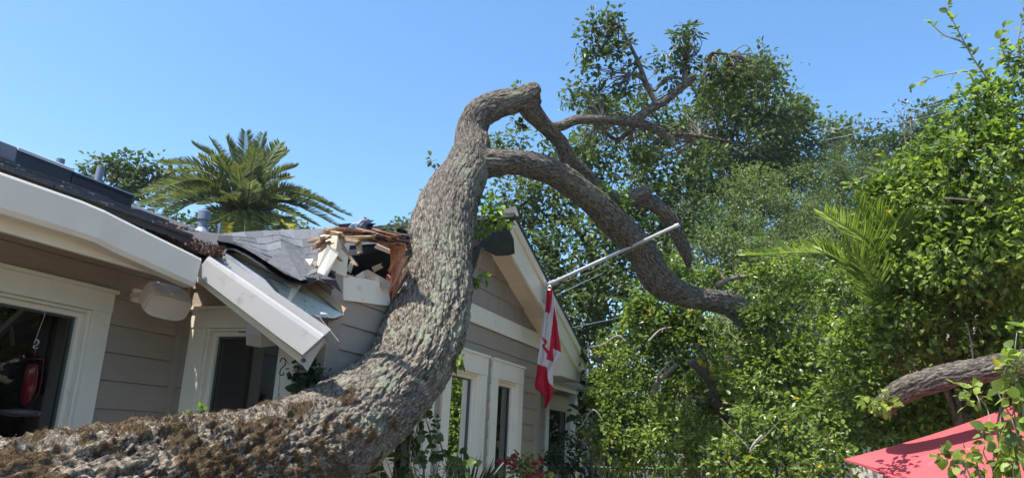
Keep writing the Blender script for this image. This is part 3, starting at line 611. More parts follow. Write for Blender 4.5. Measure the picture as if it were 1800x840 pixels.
# crumpled shingle sheet hanging over the hole: felt below, tabs on top one by one
asph2 = asphalt
top = [(383, 414, 6.2), (430, 409, 6.4), (490, 406, 6.6), (545, 404, 6.5), (600, 404, 6.3)]
bot = [(381, 427, 4.55), (425, 438, 4.55), (470, 466, 4.42), (500, 484, 4.4), (530, 492, 4.38), (560, 484, 4.45), (588, 496, 4.45)]
def curve(pts, n):
    S = spline(pts, 10); t = np.linspace(0, len(S) - 1, n); i = t.astype(int).clip(0, len(S) - 2); f = (t - i)[:, None]; return S[i] * (1 - f) + S[i + 1] * f
NU, NV = 49, 25
tc_, bc_ = curve(top, NU), curve(bot, NU); G = np.zeros((NV, NU, 3))
for j in range(NV):
    t = j / (NV - 1)
    for i in range(NU):
        q = tc_[i] * (1 - t) + bc_[i] * t; dd = 1 / ((1 - t) / tc_[i][2] + t / bc_[i][2])
        hump = 0.0
        u = i / (NU - 1)
        if u > .30: hump = -max(0, 1 - abs((u - .44 - .18 * t) / .16)) * 26 * math.sin(math.pi * min(1, t * 1.0)) * 0.55
        dd += 0.05 * math.sin(u * 9 + t * 3) * t
        py = q[1] + hump + 5 * math.sin(math.pi * t) * (1 - u)
        G[j, i] = Pd(q[0], py, dd)
def grid_sheet(name, G, mat, parent, th=0.006):
    nv, nu = G.shape[:2]; Fg = [(j * nu + i, j * nu + i + 1, (j + 1) * nu + i + 1, (j + 1) * nu + i) for j in range(nv - 1) for i in range(nu - 1)]
    me = bpy.data.meshes.new(name); me.from_pydata([tuple(v) for v in G.reshape(-1, 3)], [], Fg); me.materials.append(mat); o = link(name, me, parent)
    s = o.modifiers.new('t', 'SOLIDIFY'); s.thickness = th; s.offset = 0; return o
Gf = G.copy(); Gf[..., 2] -= 0.008; Gf[-3:, :, 2] -= 0.004 + 0.03 * fbm(np.stack([np.arange(NU) * .23, np.zeros(NU), np.zeros(NU)], 1), 3)
sheet = grid_sheet('torn_shingle_sheet', Gf, felt, house, 0.012)
nrm = np.array((0.25, -0.35, 0.9)); nrm /= np.linalg.norm(nrm)
for r_ in range(6):
    j0 = r_ * 4; j1 = min(NV - 1, j0 + 5); i = -(r_ % 2) * 3
    while i < NU - 1:
        a, b = max(0, i), min(NU - 1, i + 6)
        if b - a >= 2 and not (r_ == 5 and b > 44):
            V = []; top_ = []
            for jj, lift in ((j0, 0.001 * r_ + 0.004), ((j0 + j1) // 2, 0.001 * r_ + .007), (j1, 0.001 * r_ + .010)):
                for ii in (a, (a + b) // 2, b):
                    p = G[jj, ii] * 1.0
                    if ii == a: p = p * 0.97 + G[jj, min(a + 1, NU - 1)] * 0.03
                    if ii == b: p = p * 0.93 + G[jj, b - 1] * 0.07
                    V.append(p + nrm * (lift + random.uniform(0, .004)))
            me = bpy.data.meshes.new('roof_shingle'); me.from_pydata([tuple(v) for v in V], [], [(0, 1, 4, 3), (1, 2, 5, 4), (3, 4, 7, 6), (4, 5, 8, 7)]); me.materials.append(asphalt)
            o = link('roof_shingle', me, sheet); s = o.modifiers.new('t', 'SOLIDIFY'); s.thickness = 0.006; s.offset = 0
        i += 6
for pts in ([(499, 431, 4.62), (470, 461, 4.40), (500, 481, 4.33), (529, 493, 4.27)], [(499, 431, 4.63), (530, 493, 4.28), (560, 487, 4.5), (592, 498, 4.6), (579, 478, 4.8), (548, 455, 4.9), (520, 438, 4.8)]):
    mb = MB(); mb.prism([Pd(*p) for p in pts], R @ np.array((0, 0.004, -0.008))); mb.build('folded_shingle_flap', asphalt, house)
# ragged felt tongue below
mb = MB(); mb.prism([Pd(528, 486, 4.35), Pd(560, 480, 4.4), Pd(590, 492, 4.4), Pd(601, 515, 4.4), Pd(585, 502, 4.4), Pd(560, 492, 4.35), Pd(545, 499, 4.35)], R @ np.array((0, 0, -0.008))); mb.build('torn_felt', felt, house)
# broken pale boards round the top of the post
def plank(name, p0, p1, d0, d1, wpx, th, mat, parent=house, taper=0.7, seed=0):
    """a broken board between two pixels with ragged ends"""
    rr = random.Random(seed * 7 + int(p0[0])); a = np.array(p0, float); b = np.array(p1, float); t = (b - a) / (np.linalg.norm(b - a) + 1e-9); nn = np.array((-t[1], t[0])); L_ = np.linalg.norm(b - a); pts = []
    for k in range(4): u = k / 3; pts.append((*(a + t * L_ * rr.uniform(-.06, .08) + nn * wpx * (u - .5)), d0))
    for k in range(5): u = 1 - k / 4; pts.append((*(b + t * (L_ * rr.uniform(-.22, .06)) + nn * wpx * taper * (u - .5)), d1))
    mb = MB(); mb.prism([Pd(*p) for p in pts], R @ np.array((0, 0, -th))); return mb.build(name, mat, parent)
plank('broken_fascia_piece', (586, 437), (562, 487), 4.55, 4.5, 24, .03, trim, seed=1, taper=.8)
for k, (a, b, w_, m_) in enumerate([((568, 407), (600, 412), 9, rawwood), ((575, 416), (552, 430), 6, rawwood), ((590, 403), (560, 411), 5, rawwood), ((570, 424), (548, 438), 5, redwood), ((595, 408), (602, 432), 6, rawwood), ((578, 425), (557, 445), 5, rawwood),
        ((600, 420), (632, 424), 12, rawwood), ((628, 424), (632, 447), 9, rawwood), ((540, 424), (585, 415), 7, rawwood), ((600, 433), (628, 470), 5, rawwood), ((548, 436), (583, 428), 6, rawwood), ((577, 440), (600, 460), 4, rawwood), ((604, 418), (660, 415), 7, rawwood)]):
    plank('broken_board', a, b, 4.6, 4.55, w_, .05, m_, seed=k + 3)
# roof edge and splinters above the hole
for k in range(70):
    x = random.uniform(596, 712); y = 404 + (x - 600) * 0.10 + random.uniform(-4, 16); L_ = random.uniform(18, 50); a_ = random.uniform(-.12, .35)
    plank('wood_splinter', (x - L_ / 2, y - a_ * L_ / 2), (x + L_ / 2, y + a_ * L_ / 2), 5.2, 5.1, random.uniform(1.5, 4.5), .03, random.choice((redwood, redwood, redwood, redwood, rawwood, roofm, felt)), taper=.3, seed=k + 40)
plank('roof_edge', (590, 406), (712, 418), 5.5, 5.5, 14, .5, roofm, seed=90, taper=.9)
plank('roof_edge', (596, 400), (640, 396), 6.4, 6.4, 12, .6, roofm, seed=91, taper=.9)
for k, (a, b, w_, d_) in enumerate([((694, 425), (692, 520), 17, 5.35), ((708, 430), (690, 530), 9, 5.2), ((704, 440), (682, 480), 10, 5.3), ((712, 450), (688, 510), 8, 5.15), ((684, 485), (690, 540), 8, 5.25), ((700, 500), (678, 520), 5, 5.2), ((700, 430), (712, 460), 6, 5.2), ((690, 415), (712, 440), 8, 5.25), ((716, 470), (700, 500), 5, 5.1), ((682, 488), (676, 505), 6, 5.3), ((650, 410), (700, 428), 8, 5.3), ((660, 420), (690, 440), 6, 5.3)]):
    plank('torn_heartwood', a, b, d_, d_ + .02, w_, .06, redwood, seed=k + 60, taper=.5)
# inside the hole: studs and a dropped white board
for k, (a, b, w_, m_, d_) in enumerate([((612, 500), (648, 476), 12, trim, 5.15), ((640, 480), (690, 506), 16, sidingx, 5.1), ((612, 478), (618, 462), 8, trim, 5.3), ((660, 432), (690, 445), 8, trim, 5.4), ((655, 474), (672, 466), 10, rawwood, 5.2), ((620, 486), (600, 492), 6, rawwood, 5.0)]):
    plank('loose_board', a, b, d_, d_, w_, .03, m_, seed=k + 80, taper=.85)
for y in (4.5, 4.95):
    mb = MB(); mb.box(-3.9, -3.8, y, y + .06, 0.9 + H, 1.12 + H); mb.build('attic_stud', interior, house)
mb = MB(); mb.prism([(-4.4, 3.9, .88 + H), (-4.4, 7.8, .88 + H), (-4.4, 7.8, gz(7.8, -.42)), (-4.4, YP, gz(YP, -.42)), (-4.4, 3.9, gz(3.9, -.42))], (.1, 0, 0)); mb.build('attic_wall', felt, house)
# torn felt hanging at the right of the trunk
for pts in ([(822, 452, 6.2), (845, 424, 6.3), (872, 401, 6.5), (880, 398, 6.5), (866, 418, 6.4), (846, 436, 6.3), (824, 468, 6.2)],
            [(868, 402, 6.55), (892, 396, 6.7), (903, 420, 6.8), (905, 446, 6.85), (893, 449, 6.8), (872, 450, 6.7), (852, 440, 6.5), (846, 430, 6.45)],
            [(824, 440, 6.3), (848, 425, 6.4), (842, 448, 6.4), (832, 480, 6.35), (824, 500, 6.3)]):
    mb = MB(); mb.prism([Pd(*p) for p in pts], R @ np.array((0, 0, -0.01))); mb.build('torn_felt', felt, house)
plank('splintered_stud', (846, 447), (840, 475), 6.45, 6.45, 4, .03, rawwood, seed=5)
# things on the roof
def panel(label, p0, p1, x, hgt):
    t = thing('solar_panel', label, 'solar panel', 'solar panels on the roof')
    a, b = onX(*p0, x), onX(*p1, x); y0, y1 = a[1], b[1]
    z = lambda xx: mz(xx, 0.012)
    mb = MB(); mb.hexa([(x, y0, z(x)), (x, y1, z(x)), (x - .28, y1, z(x - .28)), (x - .28, y0, z(x - .28)), (x, y0, z(x) + hgt), (x, y1, z(x) + hgt), (x - .28, y1, z(x - .28) + hgt), (x - .28, y0, z(x - .28) + hgt)]); mb.build('panel', panelm, t, bevel=.004)
    mb = MB(); mb.hexa([(x + .012, y0, z(x) + hgt * .82), (x + .012, y1, z(x) + hgt * .82), (x - .03, y1, z(x - .03) + hgt + .006), (x - .03, y0, z(x - .03) + hgt + .006), (x + .012, y0, z(x) + hgt), (x + .012, y1, z(x) + hgt), (x - .03, y1, z(x) + hgt + .02), (x - .03, y0, z(x) + hgt + .02)]); mb.build('rail', alum if 'nearest' in label else panelm, t)
    for yy in (y0 + .15, y1 - .15):
        mb = MB(); mb.box(x - .06, x - .02, yy, yy + .04, mz(x) , z(x)); mb.build('foot', alum, t)
panel('dark solar panel with a bright aluminium rail, nearest the left edge of the picture', (22, 300), (122, 330), -4.7, 0.11)
panel('dark solar panel without bright rail, further down the roof towards the palm', (124, 330), (232, 357), -4.7, 0.09)
def vent(label, px, py0, py1, x, r, cap=False):
    b = onX(px[0], py0, x); t_ = onX(px[1], py1, x); t = thing('vent_pipe', label, 'vent pipe', 'vent pipes on the roof')
    mb = MB(); b = np.array(b); b[2] = min(b[2], mz(x, .0)); mb.tube([b, t_], r, 16); mb.build('pipe', pipe, t, smooth=False)
    mb = MB(); mb.tube([b - np.array((0, 0, .01)), b + np.array((0, 0, .05))], [r * 2, r * 1.15], 16); mb.build('flashing', pipe, t)
    if cap: mb = MB(); dv = _n(t_ - b); mb.tube([t_ - dv * .09, t_ - dv * .08, t_ + dv * .0, t_ + dv * .01], [r * 1.05, r * 1.3, r * 1.3, r * .9], 16); mb.build('collar', pipe, t)
vent('short grey vent pipe behind the panel with the bright rail', (103, 107), 300, 280, -5.7, 0.033)
vent('slim grey vent pipe leaning behind the second solar panel', (168, 178), 332, 293, -5.3, 0.030)
vent('stout grey vent pipe with a collar in front of the palm', (355, 360), 405, 372, -5.0, 0.042, True)
vent('thin low grey pipe just right of the collared vent', (386, 388), 412, 392, -5.0, 0.014)
t = thing('roof_vent_cap', 'bent dark metal vent cap knocked over on the broken ridge', 'vent cap')
mb = MB(); mb.tube([Pd(632, 404, 6.3), Pd(634, 396, 6.3), Pd(640, 389, 6.3), Pd(648, 388, 6.3)], [.05, .05, .035, .02], 10); mb.build('duct', pipe, t)
mb = MB(); mb.prism([Pd(625, 394, 6.28), Pd(636, 391, 6.28), Pd(641, 381, 6.28), Pd(646, 386, 6.28), Pd(655, 387, 6.28), Pd(644, 394, 6.28), Pd(634, 401, 6.28)], R @ np.array((0, 0, -.08))); mb.build('bent_hood', pipe, t)
mb = MB(); mb.tube([Pd(613, 405, 6.3), Pd(622, 398, 6.3), Pd(634, 397, 6.3), Pd(642, 405, 6.3)], [.02, .035, .035, .02], 8); mb.build('flashing', guardm, t)
# leaf litter on the damaged eave
n = 5200; u = RNG.random(n); t_ = RNG.random(n)
pts = np.array([Pd(250 + 138 * a + 6 * c, 398 + 40 * a + (c - .5) * (8 + 24 * math.sin(math.pi * min(1, a * .75 + .12))), 4.35 + .5 * (1 - c)) for a, c in zip(u, t_)])
ax = unit(RNG.normal(size=(n, 3))); nr = unit(np.cross(ax, unit(RNG.normal(size=(n, 3))))); Ls = 0.015 + .02 * RNG.random(n)
V, Fa = leaf_arrays(pts, ax, nr, Ls, Ls * .3, 'kite'); o = np_mesh('leaf_litter', V, Fa, litter, house); o['kind'] = 'stuff'
mb = MB(); mb.prism([Pd(240, 392, 4.6), Pd(300, 402, 4.7), Pd(383, 414, 4.75), Pd(384, 440, 4.5), Pd(360, 447, 4.42), Pd(300, 425, 4.4)], R @ np.array((0, 0, -.25))); mb.build('sunken_roof_edge', roofm, house)
# ------------------------------------------------------------------ wall speaker, light box, hooks, feeder
def speaker(label, c, right, up, out, w_, h_, d_, parent_group=None):
    t = thing('outdoor_speaker', label, 'speaker', 'speakers under the eaves'); c, right, up, out = map(np.array, (c, right, up, out))
    prof_ = []
    mb = MB(); n = 14; rings = []
    for (k, s) in ((0, .86), (0.25, 1.0), (0.85, 1.0), (1.0, .93)):
        ring = []
        for i in range(n * 2):
            a = 2 * math.pi * i / (2 * n); ca, sa = math.cos(a), math.sin(a); e = .45
            x = abs(ca) ** e * np.sign(ca) * w_ / 2 * s; y = abs(sa) ** e * np.sign(sa) * h_ / 2 * s
            ring.append(c + right * x + up * y + out * (d_ * (k - .5) + (0.12 * h_ * (1 - (2 * x / w_) ** 2) if k == 1.0 else 0)))
        rings.append(ring)
    V = [p for r_ in rings for p in r_]; m = 2 * n; Fs = [(i * m + k, i * m + (k + 1) % m, (i + 1) * m + (k + 1) % m, (i + 1) * m + k) for i in range(3) for k in range(m)] + [tuple(range(m))[::-1]]
    mb.add(V, Fs); mb.build('cabinet', plastic, t, smooth=False)
    g = [p + out * .003 for p in rings[3]]; cc = sum(g) / m + out * .006; MB().add(g + [cc], [(k, (k + 1) % m, m) for k in range(m)]).build('grille', grille, t, smooth=True)
    return t
sc_ = onX(291, 527, -3.50); o_ = _n((0.62, -0.25, -0.55)); r_ = _n((0.30, 0.9, -0.05)); r_ = _n(r_ - o_ * r_.dot(o_)); u_ = np.cross(r_, o_); u_ = u_ if u_[2] > 0 else -u_
t = speaker('cream outdoor speaker tilted down on the siding between the two left windows', sc_, r_, u_, o_, 0.27, 0.155, 0.15)
mb = MB(); k1 = onX(262, 517, -3.56); w1 = onX(232, 519, XA + .02); mb.tube([w1, (w1 + k1) / 2, k1], [.016, .016, .02], 8); mb.tube([k1 - r_ * .02, k1 + r_ * .02], .032, 16); q = onX(232, 519, XA); mb.box(XA, XA + .025, q[1] - .02, q[1] + .05, q[2] - .04, q[2] + .04); mb.build('bracket', plastic, t)
sc_ = onX(1012, 697, -3.25); t = speaker('small cream speaker under the far eave right of the flag', sc_, _n((.3, .95, 0)), _n((.3, -.1, .9)), _n((.85, -.3, -.3)), 0.24, .22, .16)
mb = MB(); mb.tube([sc_ + np.array((-.05, 0, 0)), sc_ + np.array((-.15, 0, .1)), (XA + .02, sc_[1], sc_[2] + .1)], .02, 8); mb.build('bracket', plastic, t)
t = thing('eave_light_box', 'small box fixture, white above and taupe below, hanging under the broken gutter', 'light fixture')
q = Pd(455, 578, 4.05)
mb = MB(); mb.prism([Pd(433, 569, 4.260), Pd(452, 566, 4.260), Pd(458, 585, 4.260), Pd(459, 592, 4.260), Pd(432, 586, 4.260)], R @ np.array((0.04, 0.0, -.12))); mb.build('box_top', gutterw, t, bevel=.002)
mb = MB(); mb.prism([Pd(432, 586, 4.263), Pd(459, 592, 4.263), Pd(459, 611, 4.263), Pd(432, 606, 4.263)], R @ np.array((0.07, 0.0, -.14))); mb.build('box_body', siding, t, bevel=.002)
mb = MB(); mb.tube([Pd(420, 583, 4.36), Pd(434, 583, 4.32)], .006, 6); mb.build('bracket', pipe, t)
def hook(label, pts, d, extra=[], r=.0035):
    t = thing('s_hook', label, 'hook'); mb = MB(); mb.tube(spline([Pd(x, y, d) for x, y in pts], 6), r, 6); mb.build('hook', blackmetal if d > 4.0 else alum, t, smooth=True)
    for e in extra: mb = MB(); mb.tube([Pd(x, y, d) for x, y in e], .0012, 5); mb.build('wire', blackmetal, t)
    return t
hook('dark S-shaped hook with thin wires hanging in front of the small left window', [(492, 636), (496, 629), (502, 633), (501, 641), (494, 648), (492, 657), (497, 659), (499, 654)], 4.35, [[(500, 628), (508, 640)], [(492, 659), (490, 690), (474, 720)], [(490, 690), (497, 712)], [(490, 679), (490, 700)]])
mb = MB(); t = thing('leaf_ornament', 'tiny dark metal leaf ornament beside the S-shaped hook', 'ornament')
V, Fa = leaf_arrays(np.array([Pd(505, 662, 4.35)] * 4), unit(np.array([(1, 0, .6), (1, 0, .1), (1, 0, -.3), (.4, 0, .9)])), unit(np.array([(0, -1, .2)] * 4)), np.full(4, .035), np.full(4, .012), 'fold'); np_mesh('leaf', V, Fa, blackmetal, t)
def feeder():
    D = 3.85; t = thing('hummingbird_feeder', 'red hummingbird feeder hanging in front of the large left window', 'bird feeder')
    mb = MB(); mb.tube([Pd(88, 490, D), Pd(78, 555, D), Pd(62, 598, D)], .0012, 5); mb.build('wire', alum, t)
    mb = MB(); mb.tube(spline([Pd(x, y, D) for x, y in [(60, 603), (63, 597), (68, 600), (65, 606), (59, 608), (61, 612), (66, 611)]], 5), .003, 6); mb.build('hook', alum, t, smooth=True)
    mb = MB(); mb.tube(spline([Pd(62, 612, D), Pd(62, 626, D)], 3), .003, 6); mb.tube([Pd(42, 629, D), Pd(77, 631, D)], .0025, 6); mb.tube(spline([Pd(x, y, D) for x, y in [(77, 631), (72, 670), (66, 695), (50, 706), (36, 700)]], 5), .0025, 6); mb.build('wire_frame', redglass, t, smooth=True)
    ax_ = [(43, 645), (41, 660), (36, 690), (34, 703), (33, 715)]; mb = MB(); mb.tube([Pd(58, 640, D), Pd(55, 655, D), Pd(51, 680, D), Pd(46, 700, D), Pd(42, 712, D)], [.022, .030, .030, .022, .012], 14); mb.build('bottle', redglass, t, smooth=True)
    c = Pd(36, 724, D); mb = MB()
    for r_, z_ in (): pass
    mb.tube([c - np.array((0, 0, .022)), c - np.array((0, 0, .012)), c + np.array((0, 0, .006)), c + np.array((0, 0, .018))], [.05, .085, .09, .03], 20); mb.build('feeding_dish', clearpl, t, smooth=True)
feeder()
# ------------------------------------------------------------------ flag pole and flag
t = thing('flag_pole', 'bare aluminium flagpole rising from a bracket on the gable board', 'flagpole')
b0, b1 = Pd(963, 501, 7.62), Pd(1191, 396, 7.0)
mb = MB(); n = 10; mb.tube([b0 + (b1 - b0) * k / n for k in range(n + 1)], [.019] * 5 + [.0165] * 6, 14); mb.build('pole', alum, t)
mb = MB(); mb.tube([b0 + (b1 - b0) * .985, b1 + (b1 - b0) * .01], [.021, .017], 14); mb.build('end_cap', alum, t)
mb = MB(); mb.tube([b0 - (b1 - b0) * .03, b0 + (b1 - b0) * .06], .027, 14); q = onX(957, 512, XR + .01); mb.prism([(XR + .003, q[1] - .05, q[2] - .09), (XR + .003, q[1] + .07, q[2] - .12), (XR + .003, q[1] + .08, q[2] + .05), (XR + .003, q[1] - .03, q[2] + .08)], (.012, 0, 0)); mb.tube([(XR, q[1], q[2]), b0], .016, 8); mb.build('bracket', alum, t)
mb = MB(); mb.tube([b0 + (b1 - b0) * .02 + np.array((0, 0, -.03)), b0 + (b1 - b0) * .35 + np.array((0, 0, -.07)), b0 + (b1 - b0) * .8 + np.array((0, 0, -.02))], .003, 5); mb.build('cord', twigm, t)
def pip(pt, poly):
    x, y = pt; c = False; n = len(poly)
    for i in range(n):
        x0, y0 = poly[i]; x1, y1 = poly[(i + 1) % n]
        if (y0 > y) != (y1 > y) and x < (x1 - x0) * (y - y0) / (y1 - y0) + x0: c = not c
    return c
def build_flag():
    t = thing('canadian_flag', 'limp red and white maple leaf flag hanging from the flagpole bracket', 'flag')
    L_ = [(962, 508), (958, 540), (951, 590), (946, 625), (943, 655), (940, 680), (950, 690), (957, 700), (957, 716)]
    R_ = [(971, 509), (976, 535), (981, 580), (986, 617), (980, 632), (972, 645), (973, 680), (971, 695), (960, 717)]
    n, m = 120, 44; Lc, Rc = curve([(*p, 0) for p in L_], n), curve([(*p, 0) for p in R_], n)
    red = [[(962, 505), (972, 505), (967, 550), (958, 549)], [(974, 537), (990, 621), (972, 612), (965, 618), (972, 560)], [(951, 590), (963, 600), (957, 608), (965, 616), (972, 612), (973, 636), (961, 631), (962, 622), (952, 607), (957, 603)],
           [(938, 637), (961, 645), (964, 671), (974, 681), (976, 720), (935, 720)]]
    V = np.zeros((n, m, 3)); mi = []
    for i in range(n):
        for j in range(m):
            u = j / (m - 1); x = Lc[i][0] * (1 - u) + Rc[i][0] * u; y = Lc[i][1] * (1 - u) + Rc[i][1] * u
            dpt = 7.45 + .035 * math.sin(u * 11 + i * .03) * (0.3 + i / n) + .015 * math.sin(u * 23 + i * .09); V[i, j] = Pd(x, y, dpt)
    Fg = []
    for i in range(n - 1):
        for j in range(m - 1):
            Fg.append((i * m + j, i * m + j + 1, (i + 1) * m + j + 1, (i + 1) * m + j)); c = V[i, j]; p = proj((V[i, j] + V[i + 1, j + 1]) / 2); mi.append(0 if any(pip(p, r_) for r_ in red) else 1)
    np_mesh('cloth', V.reshape(-1, 3), np.array(Fg), [flagred, flagwhite], t, True, np.array(mi))
    mb = MB(); c = Pd(966, 506, 7.44)
    mb.tube(spline([c + np.array((.02 * math.cos(a), 0, .02 * math.sin(a))) for a in np.linspace(0, 5.8, 7)], 3), .004, 6); mb.build('ring', alum, t)
build_flag()
def small_flag():
    t = thing('striped_flag', 'tiny faded red and white striped flag beyond the gable end', 'flag'); D = 14
    V = []; Fg = []; mi = []
    n = 9
    for i in range(n + 1):
        for j in range(6):
            u = j / 5; V.append(Pd(1021 + 14 * u + 3 * (i / n), 598 + 26 * i / n + 5 * u, D + .05 * math.sin(u * 7)))
    for i in range(n):
        for j in range(5): Fg.append((i * 6 + j, i * 6 + j + 1, i * 6 + j + 7, i * 6 + j + 6)); mi.append(0 if j % 2 == 0 else 1)
    np_mesh('cloth', np.array(V), np.array(Fg), [flagred, flagwhite], t, True, np.array(mi))
    a = Pd(1034, 700, D); a[2] = 0; mb = MB(); mb.tube([a, Pd(1034, 596, D)], .02, 8); mb.build('pole', alum, t)
small_flag()
# ================================================================== THE FALLEN OAK
oak = thing('fallen_oak_tree', 'huge fallen oak, its thick mossy trunk lying across the crushed gable roof', 'fallen tree')
def path(rows): return [(*Pd(x, y, d), hw * d / F * s) for x, y, hw, d, s in [(r_ + (1.0,))[:5] for r_ in rows]]
main = path([(-420, 1080, 235, 2.3), (-150, 1020, 222, 2.35), (100, 960, 196, 2.6), (290, 902, 160, 3.0), (430, 850, 125, 3.4), (555, 783, 96, 3.95), (632, 728, 84, 4.4), (705, 664, 73, 4.85), (742, 588, 72, 5.25), (763, 505, 67, 5.6), (772, 430, 58, 5.85), (790, 355, 50, 6.15), (818, 300, 42, 6.4), (830, 262, 33, 6.55), (830, 232, 29, 6.65), (842, 203, 27, 6.7), (870, 186, 24, 6.75), (905, 177, 22, 6.75), (938, 166, 21, 6.8), (948, 164, 15, 6.8)])
bark_tube('trunk', main, 1150, 400, lambda a: 0.034 * (1 - smooth01((a - .15) / .3)) + 0.040 - .018 * smooth01((a - .6) / .2), bark, oak, along=(0, 1), cap_end=True, lump=0.05)
def limb(rows, steps, seg, amp=.02, al=(.85, .95), name='limb', cap=False, lump=.03, fine=1.3): return bark_tube(name, path(rows), steps, seg, amp, bark, oak, along=al, cap_end=cap, fine=fine, lump=lump)
limb([(800, 325, 34, 6.45), (838, 293, 29, 6.45), (880, 286, 25, 6.5), (925, 289, 24, 6.65), (975, 305, 24, 6.8), (1030, 343, 25, 7.0), (1082, 393, 26, 7.2), (1127, 440, 26, 7.4), (1158, 492, 27, 7.5), (1205, 519, 22, 7.55), (1262, 530, 20, 7.6), (1300, 546, 21, 7.6), (1326, 590, 17, 7.6)], 420, 120, lump=.07)
limb([(915, 178, 16, 6.78), (934, 163, 15, 6.78), (944, 157, 12, 6.78), (949, 155, 7, 6.78)], 60, 60, .02, cap=True, lump=.05)
limb([(936, 172, 17, 6.8), (931, 190, 20, 6.84), (952, 216, 15, 6.95), (985, 250, 13, 7.1), (1000, 282, 14, 7.2), (1030, 303, 10, 7.3), (1060, 332, 9, 7.35)], 200, 70, .012)
limb([(1060, 340, 12, 7.2), (1085, 350, 15, 7.25), (1115, 345, 14, 7.3), (1140, 336, 13, 7.35)], 110, 60, .012, cap=True)
limb([(1115, 347, 13, 7.35), (1150, 360, 13, 7.4), (1180, 388, 14, 7.5), (1197, 425, 12, 7.6), (1208, 452, 9, 7.65), (1210, 468, 5, 7.7)], 150, 60, .012)
limb([(965, 222, 7, 7.0), (985, 222, 9, 7.05), (1015, 211, 9, 7.1), (1060, 211, 8, 7.2), (1115, 216, 9, 7.3), (1150, 226, 8, 7.4), (1175, 243, 6, 7.5), (1187, 258, 5, 7.5)], 200, 50, .008)
limb([(1110, 215, 7, 7.3), (1140, 194, 8, 7.3), (1175, 172, 8, 7.35), (1205, 148, 7, 7.4), (1222, 136, 5, 7.4)], 120, 44, .008)
limb([(1153, 182, 5, 7.3), (1135, 145, 5, 7.3), (1122, 110, 4, 7.3), (1105, 75, 3, 7.3), (1088, 45, 2, 7.3)], 80, 24, .004)
limb([(1150, 175, 4, 7.35), (1130, 140, 4, 7.3), (1108, 131, 3.5, 7.3), (1095, 145, 2, 7.2)], 60, 20, .003)
limb([(1205, 148, 5, 7.4), (1203, 110, 5, 7.4), (1210, 85, 4, 7.4), (1200, 60, 2, 7.4)], 60, 24, .004)
limb([(1150, 160, 3, 7.3), (1170, 140, 3.5, 7.35), (1190, 137, 3, 7.4), (1205, 142, 3, 7.4)], 50, 20, .003)
limb([(1240, 110, 3, 7.6), (1252, 94, 3, 7.6), (1280, 97, 2.5, 7.6), (1310, 106, 2.2, 7.6), (1345, 108, 1.5, 7.6)], 60, 16, .002)
limb([(1060, 230, 3, 7.6), (1085, 245, 3.5, 7.6), (1115, 226, 4, 7.5)], 50, 20, .003)
limb([(1180, 235, 3, 7.5), (1230, 240, 3, 7.6), (1290, 252, 2.5, 7.6), (1350, 280, 1.5, 7.6)], 60, 16, .002)
# crown: the leafy ends of the broken limbs
crown = [(1060, 50, 34, 7.3), (1040, 80, 32, 7.4), (1092, 80, 28, 7.2), (1050, 112, 32, 7.3), (1020, 165, 28, 7.4), (1045, 178, 30, 7.5), (1100, 160, 26, 7.3), (1080, 200, 34, 7.7), (1195, 72, 30, 7.4), (1212, 50, 10, 7.4), (1170, 90, 20, 7.4), (1210, 105, 24, 7.5), (1180, 130, 18, 7.4), (1120, 110, 18, 7.4), (1085, 22, 11, 7.3),
         (1260, 130, 35, 7.6), (1310, 130, 28, 7.7), (1355, 125, 24, 7.7), (1290, 165, 40, 7.8), (1245, 175, 30, 7.7), (1130, 260, 45, 7.9), (1030, 250, 30, 7.8), (1190, 215, 35, 7.8), (1000, 180, 14, 7.4), (1130, 180, 25, 7.8), (1160, 120, 10, 7.4)]
o, cc, oo = foliage(oak, crown, 0.09, 1.0, 11, 0.054, leaf_oak, 'fold', ratio=.27, inner=.1, dens=1.9)
tw = MB(); anchors = [np.array(Pd(*a)) for a in ((1105, 75, 7.3), (1122, 110, 7.3), (1135, 145, 7.3), (1203, 110, 7.4), (1205, 148, 7.4), (1108, 131, 7.3), (1060, 211, 7.2), (1280, 97, 7.6), (1230, 240, 7.6), (1088, 45, 7.3), (1115, 216, 7.3), (1252, 100, 7.6))]
for i in RNG.choice(len(cc), min(260, len(cc)), replace=False):
    e = cc[i]; a = min(anchors, key=lambda q: np.linalg.norm(q - e)); m = (a + e) / 2 + RNG.normal(size=3) * .05; q = spline([a, m, e], 4); tw.tube(q, list(np.linspace(.007, .0025, len(q))), 4, cap=False)
o = tw.build('twig', branchm, oak, smooth=True); o['kind'] = 'stuff'
def sprout(parent, blobs, L=.045, per=14, cr=.04, mat=leaf_sprout, k=1.2, obj=0):
    for b in blobs:
        cc, oo = clumps([b], cr, k, .2, 1.0); pos, ax, nr, Ls, Ws = scatter_leaves(cc, oo, per, cr, L, .33)
        V, Fa = leaf_arrays(pos, ax, nr, Ls, Ws, 'fold'); o = np_mesh('sprout', V, Fa, mat, parent); o['kind'] = 'stuff'
sprout(oak, [(325, 727, 6, 3.1)], .022, 6, .018); sprout(oak, [(355, 717, 4, 3.3)], .022, 6, .015); sprout(oak, [(577, 683, 6, 4.05)], .022, 4, .02)
sprout(oak, [(845, 494, 9, 5.9), (836, 492, 5, 5.9)], .05, 5, .04); sprout(oak, [(806, 635, 8, 5.0)], .05, 4, .03, leaf_near)
sprout(oak, [(850, 385, 17, 6.1), (835, 405, 14, 6.1), (868, 372, 12, 6.2), (862, 400, 14, 6.2), (852, 352, 7, 6.2), (830, 378, 12, 6.1), (880, 385, 8, 6.3)], .05, 8, .06)
sprout(oak, [(910, 155, 8, 6.8), (885, 160, 4, 6.8)], .04, 5, .04); sprout(oak, [(905, 215, 8, 6.9), (915, 222, 6, 6.9), (870, 245, 7, 7)], .045, 6, .05, leaf_oak)
